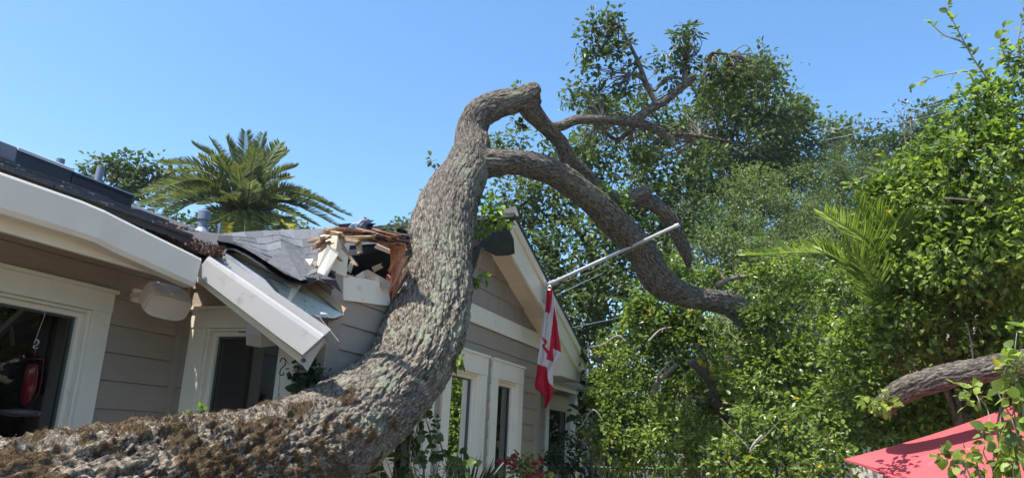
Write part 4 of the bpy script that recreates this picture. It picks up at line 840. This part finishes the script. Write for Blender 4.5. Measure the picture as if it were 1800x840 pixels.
sprout(oak, [(1090, 342, 10, 7.1), (1060, 330, 8, 7.1), (1097, 355, 6, 7.1), (1140, 390, 6, 7.3)], .05, 7, .05); sprout(oak, [(677, 403, 10, 5.6), (700, 395, 12, 5.8), (690, 410, 8, 5.5), (712, 385, 6, 6.0)], .035, 6, .04, leaf_oak)
sprout(oak, [(755, 345, 6, 6.3), (762, 285, 10, 6.6), (772, 300, 8, 6.6)], .04, 5, .05, leaf_oak)
t = thing('fallen_log', 'thick grey-brown fallen branch poking out of the leaves above the red parasol', 'log')
bark_tube('log', path([(1548, 722, 18, 5.2), (1575, 694, 21, 5.1), (1640, 667, 22, 5.0), (1720, 651, 23, 4.9), (1800, 637, 24, 4.8), (1900, 628, 26, 4.7)]), 300, 110, .02, bark, t, along=(.80, .9), cap_end=False, lump=.03, fine=1.3)
# ================================================================== TREES AND SHRUBS
def on_ground(p): return np.array((p[0], p[1], terrain(p[0], p[1]) - .05))
def tree(name, label, cat, group, blobs, L, mat, per_area, per, cr, base_px, r0, kind='kite', ratio=.34, near=0, ntw=40, inner=.5, bm=branchm, nl=5, squash=None):
    t = thing(name, label, cat, group); base = on_ground(Pd(*base_px))
    if near: cc, oo = near_foliage(t, blobs, cr, per_area, per, L, mat, near, ratio, inner)
    else: o, cc, oo = foliage(t, blobs, cr, per_area, per, L, mat, kind, ratio, inner=inner)
    ctr = [blob3(b)[0] for b in blobs]; low = min(c[2] for c in ctr); mid = np.mean(ctr, 0); fork = base * .35 + mid * .65; fork[2] = max(base[2] + .3, min(fork[2], (low + mid[2]) / 2))
    big = sorted(blobs, key=lambda b: -b[2])[:nl]; trunk_and_limbs(t, base, fork, [blob3(b)[0] for b in big], r0, bm)
    if ntw: twigs(t, cc, fork, ntw, twigm, r=max(.003, L * .06), long=.35)
    return t
G1 = 'oaks and other trees rising behind the house'
tree('oak_tree', 'dark green oak behind the torn gable, its crown filling the gap under the drooping limb', 'tree', G1,
     [(900, 345, 42, 12), (860, 275, 26, 12.5), (965, 272, 26, 12.5), (905, 250, 22, 12.5), (935, 420, 60, 12), (960, 350, 60, 12), (1010, 300, 55, 12.5), (1060, 250, 50, 13), (1110, 330, 60, 12.5), (1010, 450, 75, 11.5), (1090, 430, 70, 12), (1060, 540, 80, 11), (1000, 560, 60, 11), (1160, 290, 50, 13), (1180, 370, 55, 12.5), (1150, 220, 45, 13), (1050, 205, 35, 13), (955, 500, 55, 11.5), (1230, 300, 50, 13), (1120, 480, 60, 12)],
     .085, leaf_far, 1.5, 26, .26, (1090, 760, 12.5), .15, ntw=90, kind='fold', ratio=.3)
tree('oak_tree', 'tall dense oak with the highest dark crown right of the bare forked limb', 'tree', G1,
     [(1275, 150, 52, 24), (1330, 165, 55, 24), (1365, 190, 45, 24), (1255, 220, 60, 24), (1320, 250, 75, 24), (1270, 310, 70, 24), (1340, 130, 38, 24), (1230, 270, 40, 24), (1240, 150, 30, 24), (1350, 300, 60, 24)],
       .15, leaf_far, 1.4, 26, .46, (1290, 560, 24), .22, ntw=60, kind='fold', ratio=.3)
tree('oak_tree', 'round-topped grey-green tree just right of the tallest dark crown', 'tree', G1,
     [(1375, 205, 45, 27), (1395, 190, 32, 27), (1395, 235, 45, 27), (1350, 250, 45, 27), (1400, 290, 40, 27), (1360, 310, 50, 27)],   .15, leaf_mid, 1.4, 26, .42, (1380, 500, 27), .15, ntw=20)
tree('oak_tree', 'small dark hilltop tree left of the pair of wires', 'tree', 'small dark trees on the hilltop', [(1470, 215, 26, 38), (1450, 235, 20, 38), (1490, 235, 22, 38), (1468, 250, 26, 38)], .22, leaf_far, 1.4, 22, .6, (1470, 300, 38), .2, ntw=0)
tree('oak_tree', 'small dark round tree in the middle of the hilltop row', 'tree', 'small dark trees on the hilltop', [(1533, 245, 30, 36), (1520, 265, 26, 36), (1545, 270, 28, 36), (1555, 240, 16, 36)], .22, leaf_far, 1.4, 22, .6, (1533, 310, 36), .2, ntw=0)
tree('oak_tree', 'dark rough hilltop tree partly behind the tall green shrub', 'tree', 'small dark trees on the hilltop', [(1595, 235, 32, 30), (1630, 210, 32, 30), (1580, 265, 30, 30), (1625, 260, 36, 30), (1660, 220, 40, 30), (1600, 290, 30, 30)], .2, leaf_far, 1.4, 22, .5, (1610, 330, 30), .2, ntw=0)
t = tree('bare_tree', 'thin nearly leafless tree poking up beside the hilltop wires', 'tree', None, [(1590, 195, 14, 28), (1600, 208, 12, 28)], .12, twigm, .5, 6, .3, (1600, 300, 28), .06, ntw=26)
tree('oak_tree', 'dark low-branching oak filling the background behind the thicket', 'tree', G1,
     [(1050, 620, 70, 15), (1130, 650, 90, 15), (1220, 620, 80, 15), (1100, 740, 80, 15), (1200, 760, 90, 15), (1300, 700, 90, 15), (1020, 700, 50, 15), (1400, 650, 90, 15), (1500, 650, 90, 15), (1420, 760, 90, 15), (1560, 760, 90, 15), (1010, 600, 50, 15), (1650, 720, 80, 15)], .10, leaf_far, 1.2, 24, .34, (1250, 900, 15), .15, ntw=10)
# hillside shrubs
k = 0
labs = ['fine-leaved grey-green shrub on the slope directly below the tallest oak', 'wide pale green shrub in the middle of the slope', 'rounded green shrub below the small hilltop trees', 'low green shrub between the palm fronds and the drooping limb', 'shaded green shrub at the upper left of the slope', 'pale shrub just left of the upright palm fronds', 'bushy green shrub half behind the tall leafy shrub on the right', 'dark green shrub above the drooping palm frond']
for lab, bl in zip(labs, [[(1290, 370, 60, 21), (1250, 400, 50, 21), (1330, 340, 50, 21), (1300, 420, 50, 20)], [(1400, 340, 65, 23), (1450, 310, 50, 24), (1370, 390, 60, 22), (1420, 400, 55, 22)], [(1480, 285, 38, 27), (1520, 310, 45, 26), (1560, 330, 50, 25), (1490, 330, 50, 25)], [(1210, 440, 55, 15), (1260, 460, 55, 15), (1180, 480, 50, 14), (1310, 460, 50, 15)], [(1200, 340, 45, 18), (1220, 390, 45, 18), (1180, 400, 40, 18)], [(1450, 390, 55, 20), (1480, 420, 50, 19), (1400, 430, 55, 18)], [(1560, 390, 55, 19), (1620, 330, 70, 20), (1600, 430, 60, 18), (1690, 300, 80, 19)], [(1350, 450, 45, 15), (1390, 470, 50, 14), (1440, 460, 50, 14)]]):
    tree('hillside_shrub', lab, 'shrub', 'shrubs on the hillside', bl, .065, leaf_mid if k % 3 != 2 else leaf_far, 2.0, 28, .24, (bl[0][0], bl[0][1] + 90, bl[0][3]), .09, ntw=16, nl=3); k += 1
# tree behind the roof at the left
tree('leafy_tree', 'bushy green tree behind the roof between the vent pipes and the palm', 'tree', None, [(175, 300, 26, 26), (215, 297, 28, 26), (250, 312, 30, 26), (150, 315, 18, 26), (200, 325, 35, 26), (285, 300, 22, 26), (310, 310, 22, 26), (240, 335, 35, 26)], .16, leaf_far, 1.3, 22, .4, (220, 560, 26), .2, ntw=12, kind='fold')
# middle thicket in front of the slope
G2 = 'shrubs of the thicket right of the house'
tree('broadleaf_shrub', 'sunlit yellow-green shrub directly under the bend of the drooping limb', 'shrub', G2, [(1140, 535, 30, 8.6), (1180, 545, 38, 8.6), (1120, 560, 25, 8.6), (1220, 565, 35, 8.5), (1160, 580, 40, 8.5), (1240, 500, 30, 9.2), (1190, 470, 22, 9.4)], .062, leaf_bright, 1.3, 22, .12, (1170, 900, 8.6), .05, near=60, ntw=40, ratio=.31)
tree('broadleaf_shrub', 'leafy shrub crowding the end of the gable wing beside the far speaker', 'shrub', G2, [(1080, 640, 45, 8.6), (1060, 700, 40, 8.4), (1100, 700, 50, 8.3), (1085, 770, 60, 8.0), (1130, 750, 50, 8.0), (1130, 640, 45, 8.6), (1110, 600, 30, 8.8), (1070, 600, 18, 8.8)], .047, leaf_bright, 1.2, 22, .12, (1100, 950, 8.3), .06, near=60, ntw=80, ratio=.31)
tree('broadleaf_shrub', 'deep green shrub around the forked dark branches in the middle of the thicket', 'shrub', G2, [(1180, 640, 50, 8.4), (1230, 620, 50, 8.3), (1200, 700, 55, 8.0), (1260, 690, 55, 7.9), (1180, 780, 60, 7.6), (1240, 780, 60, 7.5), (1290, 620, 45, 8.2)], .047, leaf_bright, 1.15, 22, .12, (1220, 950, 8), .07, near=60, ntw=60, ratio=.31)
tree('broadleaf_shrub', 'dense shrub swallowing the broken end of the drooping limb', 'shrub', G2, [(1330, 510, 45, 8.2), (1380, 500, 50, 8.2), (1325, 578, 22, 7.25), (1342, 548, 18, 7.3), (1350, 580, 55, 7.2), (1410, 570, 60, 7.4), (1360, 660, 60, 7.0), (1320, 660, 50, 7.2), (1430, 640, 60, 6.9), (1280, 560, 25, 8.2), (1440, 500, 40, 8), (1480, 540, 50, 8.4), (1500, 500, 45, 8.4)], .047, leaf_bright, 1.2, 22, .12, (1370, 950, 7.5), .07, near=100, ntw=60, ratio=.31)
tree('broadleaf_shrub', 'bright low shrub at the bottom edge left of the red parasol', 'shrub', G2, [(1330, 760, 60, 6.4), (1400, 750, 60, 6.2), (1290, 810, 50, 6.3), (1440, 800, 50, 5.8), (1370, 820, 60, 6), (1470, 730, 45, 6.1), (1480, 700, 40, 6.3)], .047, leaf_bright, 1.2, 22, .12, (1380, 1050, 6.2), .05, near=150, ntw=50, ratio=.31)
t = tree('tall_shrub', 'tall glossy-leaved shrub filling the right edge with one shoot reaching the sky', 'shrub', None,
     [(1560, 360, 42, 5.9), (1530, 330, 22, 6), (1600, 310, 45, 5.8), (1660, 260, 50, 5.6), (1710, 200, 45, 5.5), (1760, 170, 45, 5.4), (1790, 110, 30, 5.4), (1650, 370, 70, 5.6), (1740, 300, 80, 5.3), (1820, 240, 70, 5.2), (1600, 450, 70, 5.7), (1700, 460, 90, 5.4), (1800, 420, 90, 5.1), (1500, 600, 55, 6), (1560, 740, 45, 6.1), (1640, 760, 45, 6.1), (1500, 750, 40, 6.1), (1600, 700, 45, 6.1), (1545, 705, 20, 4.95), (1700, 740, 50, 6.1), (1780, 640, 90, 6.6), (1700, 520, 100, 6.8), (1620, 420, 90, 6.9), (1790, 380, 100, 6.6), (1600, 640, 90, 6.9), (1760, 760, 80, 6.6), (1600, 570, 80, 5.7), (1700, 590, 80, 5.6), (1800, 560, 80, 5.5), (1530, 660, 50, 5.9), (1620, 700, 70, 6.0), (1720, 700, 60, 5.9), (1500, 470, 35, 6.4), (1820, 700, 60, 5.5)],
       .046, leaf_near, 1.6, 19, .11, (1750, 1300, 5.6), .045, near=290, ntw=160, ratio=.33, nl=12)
# the shoots that stand against the sky
def shoot(parent, pts, d, n, L, mat=leaf_near):
    q = spline([Pd(x, y, d) for x, y in pts], 6); mb = MB(); mb.tube(q, list(np.linspace(.008, .002, len(q))), 5); mb.build('shoot', twigm, parent, smooth=True)
    idx = np.linspace(len(q) * .15, len(q) - 1, n).astype(int); pos = q[idx]; tg = unit(np.gradient(q, axis=0)[idx]); rnd = unit(RNG.normal(size=(n, 3))); ax = unit(tg * .6 + np.cross(tg, rnd)); nr = unit(np.array([0, -.4, 1.0]) + RNG.normal(size=(n, 3)) * .5); nr = unit(nr - ax * (nr * ax).sum(1)[:, None])
    leaf_objects(parent, pos + np.cross(tg, rnd) * .008, ax, nr, L * (.7 + .5 * RNG.random(n)), mat, n, .32)
shoot(t, [(1750, 190), (1735, 140), (1712, 105), (1690, 65), (1672, 30), (1665, 0)], 5.4, 42, .06)
shoot(t, [(1705, 90), (1690, 74), (1660, 62), (1640, 45), (1636, 38)], 5.4, 10, .05)
shoot(t, [(1790, 150), (1775, 115), (1758, 75), (1765, 45)], 5.4, 22, .06); shoot(t, [(1800, 130), (1790, 80), (1795, 40), (1800, 10)], 5.4, 18, .06)
shoot(t, [(1720, 190), (1705, 130), (1670, 130), (1630, 140), (1600, 152)], 5.7, 16, .055); shoot(t, [(1640, 320), (1590, 300), (1550, 300), (1500, 320), (1490, 330)], 5.9, 30, .06); shoot(t, [(1640, 360), (1580, 350), (1530, 345), (1500, 345)], 5.9, 26, .06)
mb = MB()
for pts, r_ in (([(1800, 392), (1760, 375), (1720, 355), (1660, 348)], .012), ([(1800, 345), (1740, 348), (1700, 344)], .007), ([(1712, 650), (1708, 610), (1700, 570)], .011), ):
    q = spline([Pd(x, y, 5.15) for x, y in pts], 6); mb = MB(); mb.tube(q, list(np.linspace(r_ * .8, r_ * .4, len(q))), 7); mb.build('bare_branch', branchm, t, smooth=True)
# dead and dark branches inside the thicket
def branch(label, pts, d, r0, r1, mat=branchm):
    t = thing('broken_branch', label, 'branch', 'broken branches caught in the thicket'); q = spline([Pd(x, y, d + k * .02) for k, (x, y) in enumerate(pts)], 8); mb = MB(); mb.tube(q, list(np.linspace(r0, r1, len(q)) * (1 + .12 * np.sin(np.arange(len(q)) * 1.7))), 10); mb.build('stem', mat, t, smooth=True)
    for s in range(3):
        a = q[int(len(q) * (.35 + .25 * s)) % len(q)]; e = a + RNG.normal(size=3) * .15 + np.array((0, 0, .05)); mb = MB(); mb.tube(spline([a, (a + e) / 2 + RNG.normal(size=3) * .03, e], 4), list(np.linspace(r1 * .5, r1 * .15, 9)), 5); mb.build('twig', mat, t, smooth=True)
branch('dark broken branch slanting down in front of the yellow palm fronds', [(1215, 635), (1245, 668), (1256, 700), (1278, 735)], 7.5, .038, .032, darkbranch)
branch('grey curved branch with a lit stub in the middle of the thicket', [(1190, 640), (1170, 658), (1155, 672), (1148, 690)], 7.6, .022, .03, branchm)
branch('pale thin branch at the bottom edge of the thicket', [(1340, 765), (1325, 780), (1318, 795)], 5.9, .012, .008, twigm)
branch('horizontal grey branch just above the broken end of the drooping limb', [(1260, 502), (1285, 490), (1312, 486)], 7.5, .03, .018, branchm)
branch('small pale forked twig right of the far speaker', [(1060, 740), (1042, 720), (1020, 750), (1000, 765)], 7.9, .010, .004, twigm)
branch('bleached twig tangle left of the sunlit shrub', [(1100, 600), (1085, 590), (1060, 605), (1035, 610)], 8.2, .010, .004, twigm)
branch('wriggling pale twig under the sunlit shrub', [(1140, 600), (1160, 580), (1180, 575)], 8.1, .012, .006, twigm)
# ------------------------------------------------------------------ palms
def frond(parent, a, m, b, n=46, Ll=.42, mat=leaf_palm, wd=.016, droop=.35, stiff=.9):
    S = spline([a, m, b], 14); mb = MB(); rad = list(np.linspace(.028, .006, len(S)) * (Ll / .42)); mb.tube(S, rad, 5); stem = (np.array([v for v in mb.v]), mb.f)
    T = unit(np.gradient(S, axis=0)); t = np.linspace(.08, 1, n); ii = (t * (len(S) - 1)); i0 = ii.astype(int).clip(0, len(S) - 2); f = (ii - i0)[:, None]; P = S[i0] * (1 - f) + S[i0 + 1] * f; Tg = T[i0]
    up = unit(np.array([0, 0, 1.0]) - Tg * Tg[:, 2:3] + 1e-6); sd = np.cross(Tg, up); LL = Ll * np.sin(np.pi * (.12 + .8 * t)) ** .7
    pos = []; ax = []; nr = []; Ls = []
    for s in (-1, 1):
        d_ = unit(Tg * .75 + sd * s * stiff + up * .28 + RNG.normal(size=(n, 3)) * .07 - np.array([0, 0, droop]) * 0.5); pos.append(P); ax.append(d_); nr.append(unit(np.cross(d_, Tg) * -s + up * .4)); Ls.append(LL * (.85 + .3 * RNG.random(n)))
    pos, ax, nr, Ls = map(np.concatenate, (pos, ax, nr, Ls)); nr = unit(nr - ax * (nr * ax).sum(1)[:, None])
    V, Fa = leaf_arrays(pos, ax, nr, Ls, np.full(len(Ls), wd), 'fold', curl=droop * .6)
    k = len(V); Vs = np.vstack([V, stem[0]]); quads = [tuple(np.array(f_) + k) for f_ in stem[1] if len(f_) == 4]
    return np_mesh('frond', Vs, np.vstack([Fa, np.array(quads)]), mat, parent)
palm = thing('palm_tree', 'spreading date palm with arching fronds behind the roof at the left', 'palm tree'); DP = 19.0
pc = Pd(432, 392, DP)
tips = [(250, 358, 0.3), (270, 330, -.4), (600, 385, -.3), (585, 360, .2), (398, 242, 0), (432, 232, -1), (463, 236, 1), (340, 254, 0), (372, 246, 1), (505, 264, 0), (521, 293, 1), (492, 252, -1), (283, 287, 0), (300, 302, -1), (236, 345, 0), (232, 368, 1), (262, 395, -.5), (614, 378, 0), (596, 398, 1), (540, 338, 0), (565, 350, -1), (330, 318, 0), (345, 300, 1), (450, 262, -1.5), (415, 262, 1.5), (385, 275, -1), (478, 275, 1.2), (310, 350, -1.2), (285, 330, 1), (355, 360, -1.5), (330, 395, -1.2), (500, 350, -1.4), (520, 380, -1.5), (555, 395, -.8), (480, 395, -1.8), (400, 340, -1.8), (440, 320, -2), (470, 330, 1.9), (375, 390, -1.6), (295, 370, .5), (270, 360, -.8), (580, 372, .6), (420, 290, -1.6), (510, 310, -.6), (350, 275, -.8), (445, 250, .3), (318, 340, 0), (535, 365, .4), (250, 378, .2)]
for k, (x, y, dz) in enumerate(tips):
    e = Pd(x, y, DP + dz); dx, dy = x - 432, y - 392; ln = math.hypot(dx, dy); hor = abs(dx) / ln
    mx, my = 432 + dx * (.50 - .08 * hor), 392 + dy * .55 - (.30 * abs(dx)) * .8
    frond(palm, pc + RNG.normal(size=3) * .12, Pd(mx, my, DP + dz * .55), e, n=70, Ll=.38, droop=.3, wd=.014)
for x, y, dd in ((380, 432, -2), (470, 430, -2.2), (430, 440, -2.4), (350, 424, -1.6), (512, 430, -1.8), (405, 436, -2), (450, 436, -2.2), (490, 434, -2)): frond(palm, pc, Pd((x + 432) / 2 + (x - 432) * .25, 384, DP + dd * .6), Pd(x, y, DP + dd), n=60, Ll=.4, droop=.3, wd=.016)
for x, y in ((398, 410), (515, 408)):
    frond(palm, pc, Pd((x + 432) / 2 + (x - 432) * .3, 392, DP - 1.5), Pd(x, y + 12, DP - 2), n=24, Ll=.24, mat=leaf_palmy, wd=.02)
b = pc.copy(); b[2] = 0; mb = MB(); mb.tube([b, (b + pc) / 2, pc - np.array((0, 0, .5)), pc], [.35, .3, .42, .3], 14); mb.build('trunk', palmtrunk, palm)
def garden_palm(label, c, fr, mat, L=.5, w_=.02, gnd=True):
    t = thing('garden_palm', label, 'palm plant', 'young palms in the thicket'); c3 = Pd(*c)
    for m_, e in fr: frond(t, c3, Pd(*m_), Pd(*e), n=54, Ll=L, mat=mat, wd=w_, droop=.1, stiff=.7)
    g = on_ground(c3); mb = MB(); mb.tube([g, c3], [.05, .04], 8); mb.build('trunk', palmtrunk, t)
tree('leafy_shrub_mass', 'dark shrubbery behind the roof around the foot of the palm', 'shrub', None, [(330, 405, 26, 23), (380, 400, 30, 23), (500, 405, 30, 23), (545, 408, 22, 23), (290, 385, 22, 23), (440, 405, 30, 23)], .14, leaf_far, 1.2, 22, .36, (430, 560, 23), .15, ntw=0, kind='fold')
garden_palm('bright green palm with fronds arching above the thicket below the hillside', (1575, 590, 6.5), [((1545, 450, 5.7), (1450, 375, 5.5)), ((1550, 460, 5.8), (1500, 352, 5.8)), ((1520, 490, 5.9), (1445, 440, 5.9)), ((1480, 455, 7), (1310, 448, 7.0)), ((1585, 450, 5.7), (1575, 385, 5.6)), ((1570, 450, 5.7), (1535, 365, 5.7)), ((1540, 500, 5.6), (1480, 430, 5.6))], leaf_fresh, .27, .007)
garden_palm('yellowing palm behind the dark slanting branch', (1300, 720, 7.9), [((1270, 690, 7.9), (1225, 645, 7.9)), ((1265, 705, 7.9), (1215, 690, 7.9)), ((1270, 720, 7.9), (1235, 735, 7.8)), ((1280, 700, 7.9), (1250, 655, 7.9))], leaf_palmy, .25, .012)
# ------------------------------------------------------------------ plants by the walls
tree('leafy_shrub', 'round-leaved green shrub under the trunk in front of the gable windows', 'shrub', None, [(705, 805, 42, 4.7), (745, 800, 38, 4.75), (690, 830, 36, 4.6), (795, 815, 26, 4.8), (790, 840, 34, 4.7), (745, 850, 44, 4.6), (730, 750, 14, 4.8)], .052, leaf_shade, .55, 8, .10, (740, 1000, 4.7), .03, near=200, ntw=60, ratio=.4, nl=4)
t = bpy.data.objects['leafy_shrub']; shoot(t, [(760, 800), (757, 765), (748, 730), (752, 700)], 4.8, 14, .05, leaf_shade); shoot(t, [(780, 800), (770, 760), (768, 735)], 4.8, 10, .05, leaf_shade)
tree('potted_shrub', 'dark leafy plant behind the broken gutter end, beside the corner post', 'plant', None, [(528, 655, 12, 4.45), (550, 660, 13, 4.45), (568, 658, 8, 4.45), (540, 680, 12, 4.45)], .055, leaf_dark, .8, 6, .06, (545, 900, 4.45), .012, near=60, ntw=10, ratio=.36, nl=3)
tree('climbing_vine', 'dark vine climbing in front of the far windows beside the gable corner', 'vine', None, [(965, 800, 20, 8.6), (990, 805, 26, 8.8), (1020, 790, 24, 9), (1000, 765, 9, 9), (965, 840, 30, 8.6), (1020, 830, 30, 8.8), (1035, 755, 10, 8.8)], .055, leaf_dark, .8, 14, .13, (990, 1000, 8.8), .03, ntw=40, kind='fold', ratio=.38)
t = tree('geranium_plant', 'geranium with dark red flowers at the bottom edge below the flag', 'plant', None, [(925, 815, 22, 6.2), (915, 840, 25, 6.2), (940, 830, 18, 6.2)], .05, leaf_bright, 1.0, 9, .09, (925, 1000, 6.2), .015, ntw=10, kind='fold', ratio=.45, nl=2)
for x, y in ((893, 808), (905, 802), (902, 820), (938, 815), (945, 828), (950, 812), (882, 812), (930, 838)):
    c, oo = clumps([(x, y, 5, 6.1)], .02, 1, .2); a = scatter_leaves(c[:8], oo[:8], 4, .02, .022, .45); V, Fa = leaf_arrays(*a, kind='fold'); np_mesh('flower_head', V, Fa, redflower, t)
t = thing('garden_stake', 'thin pale stake leaning left of the geranium flowers', 'stake'); mb = MB(); g = Pd(860, 842, 5.9); mb.tube([on_ground(g) * np.array((1, 1, 0)), g, Pd(885, 812, 5.95)], .006, 6); mb.build('stake', trim, t)
t = thing('spiky_plant', 'spiky long-bladed plant in front of the gable windows', 'plant'); base = Pd(822, 900, 5.3)
n = 26; e = unit(np.stack([RNG.normal(size=n) * .6, RNG.normal(size=n) * .5, np.full(n, 1.0)], 1)); V, Fa = leaf_arrays(np.repeat(base[None], n, 0), e, unit(np.cross(e, unit(RNG.normal(size=(n, 3))))), np.full(n, .42), np.full(n, .008), 'fold'); np_mesh('blades', V, Fa, leaf_dark, t)
mb = MB(); mb.tube([on_ground(base), base], .03, 8); mb.build('stem', branchm, t)
tree('leafy_vine', 'hanging bunch of large dark leaves at the end of the gable eave', 'vine', None, [(1038, 680, 9, 8.7), (1040, 650, 6, 8.7), (1044, 710, 8, 8.7), (1032, 728, 7, 8.7)], .12, leaf_dark, .3, 4, .12, (1045, 950, 8.7), .02, ntw=8, kind='fold', ratio=.4, nl=3)
# low hedge behind, so that the thicket has depth
t = thing('iron_fence', 'dark iron picket fence half hidden at the bottom of the thicket', 'fence'); a, b = Pd(1040, 812, 9.8), Pd(1240, 816, 9.4)
for k in range(26):
    p = a + (b - a) * k / 25; mb = MB(); mb.box(p[0] - .008, p[0] + .008, p[1] - .008, p[1] + .008, 0, p[2]); mb.build('picket', blackmetal, t)
for zz in (-.06, -1.3): mb = MB(); mb.tube([a + np.array((0, 0, zz)), b + np.array((0, 0, zz))], .014, 6); mb.build('rail', blackmetal, t)
# ------------------------------------------------------------------ parasol and stone pier
def parasol():
    t = thing('garden_parasol', 'red canvas parasol in the lower right corner under overhanging leaves', 'parasol')
    apex = Pd(1890, 668, 5.0); c0 = Pd(1485, 806, 5.3); near_ = Pd(1760, 886, 4.0); ctr = apex - np.array((.05, .02, .42)); cor = [c0, near_, 2 * ctr - c0, 2 * ctr - near_]
    for k in range(4):
        A, B = cor[k], cor[(k + 1) % 4]; n = 14; V = []; Fg = []
        for i in range(n + 1):
            for j in range(n + 1):
                u, w_ = i / n, j / n; e = A * (1 - w_) + B * w_; p = apex * (1 - u) + e * u; p = p + np.array((0, 0, -.035 * math.sin(math.pi * u) - .04 * u * math.sin(math.pi * w_) ** 1 * u)); V.append(p)
        for i in range(n):
            for j in range(n): Fg.append((i * (n + 1) + j, i * (n + 1) + j + 1, (i + 1) * (n + 1) + j + 1, (i + 1) * (n + 1) + j))
        np_mesh('canopy_panel', np.array(V), np.array(Fg), umbm, t, True)
        mb = MB(); mb.tube([apex - np.array((0, 0, .03)), (apex + A) / 2 - np.array((0, 0, .09)), A - np.array((0, 0, .012))], .009, 6); mb.build('rib', twigm, t)
        mb = MB(); mb.prism([A, B, B - np.array((0, 0, .012)), A - np.array((0, 0, .012))], _n(np.cross(B - A, (0, 0, 1))) * .004); mb.build('hem', umbm, t)
    b = apex.copy(); b[2] = 0; mb = MB(); mb.tube([b, apex], .022, 12); mb.build('pole', twigm, t); mb = MB(); mb.tube([b, b + np.array((0, 0, .08))], [.28, .25], 20); mb.build('base', stone, t)
    mb = MB(); mb.tube([apex - np.array((0, 0, .02)), apex + np.array((0, 0, .06))], [.04, .02], 10); mb.build('finial', twigm, t)
parasol()
t = thing('stone_pier', 'rough grey stone pier under the left corner of the red parasol', 'stone pier'); c = Pd(1516, 812, 5.9)
zt = c[2]; zz = 0; k = 0
while zz < zt - .01:
    h_ = min(.14, zt - zz)
    for (x0, x1, y0, y1) in ((-.13, .0, -.12, .12), (.005, .13, -.12, .12)) if k % 2 else ((-.13, .13, -.12, -.002), (-.13, .13, .002, .12)):
        mb = MB(); j = lambda: random.uniform(-.008, .008); mb.box(c[0] + x0 + j(), c[0] + x1 + j() * .2, c[1] + y0 + j(), c[1] + y1, zz, zz + h_ - .008); mb.build('stone', stone, t, bevel=.008)
    zz += h_; k += 1
# lower right sprig in front of the parasol
t = tree('overhanging_branch', 'leafy branch with large leaves hanging over the red parasol', 'branch', None, [(1715, 800, 24, 3.9), (1750, 775, 28, 3.9), (1780, 760, 30, 3.8), (1672, 808, 8, 3.9), (1790, 800, 30, 3.8), (1790, 640, 26, 3.9), (1800, 680, 30, 3.9), (1720, 690, 14, 4.1), (1800, 590, 20, 3.9), (1800, 720, 30, 3.8)], .05, leaf_near, .8, 9, .08, (1900, 1300, 3.9), .02, near=200, ntw=40, ratio=.4, nl=8)
# the air: a thin even haze
b = 640; mb = MB(); mb.box(-b, b, -b, b, -1.2, 27); hz = mb.build('haze', trim); hz['kind'] = 'stuff'; hz.data.materials.clear()
hm = bpy.data.materials.new('air'); hm.use_nodes = True; hn = hm.node_tree; hn.nodes.remove(hn.nodes['Principled BSDF']); pv = hn.nodes.new('ShaderNodeVolumePrincipled')
pv.inputs['Color'].default_value = (0.86, 0.93, 1, 1); pv.inputs['Density'].default_value = 0.0005; pv.inputs['Anisotropy'].default_value = 0.1; hn.links.new(pv.outputs[0], hn.nodes['Material Output'].inputs['Volume']); hz.data.materials.append(hm)
# wires
def wire(label, p0, p1, r=.01, sag=.0):
    t = thing('overhead_wire', label, 'wire', 'overhead wires'); a, b = Pd(*p0), Pd(*p1); q = [a + (b - a) * s - np.array((0, 0, sag * 4 * s * (1 - s))) for s in np.linspace(0, 1, 12)]; mb = MB(); mb.tube(q, r, 6); mb.build('wire', alum if r > .0065 else pipe, t)
wire('upper of the two pale wires across the hilltop trees', (1402, 240, 30), (1700, 168, 22), .008, .1)
wire('lower of the two pale wires across the hilltop trees', (1402, 254, 30), (1700, 186, 22), .007, .1)
wire('thin wire running from behind the rake board into the dark oak', (985, 580, 9.5), (1100, 556, 10.5), .006)
wire('short wire from the flagpole bracket into the dark oak', (972, 522, 8.2), (1060, 480, 10.5), .006)
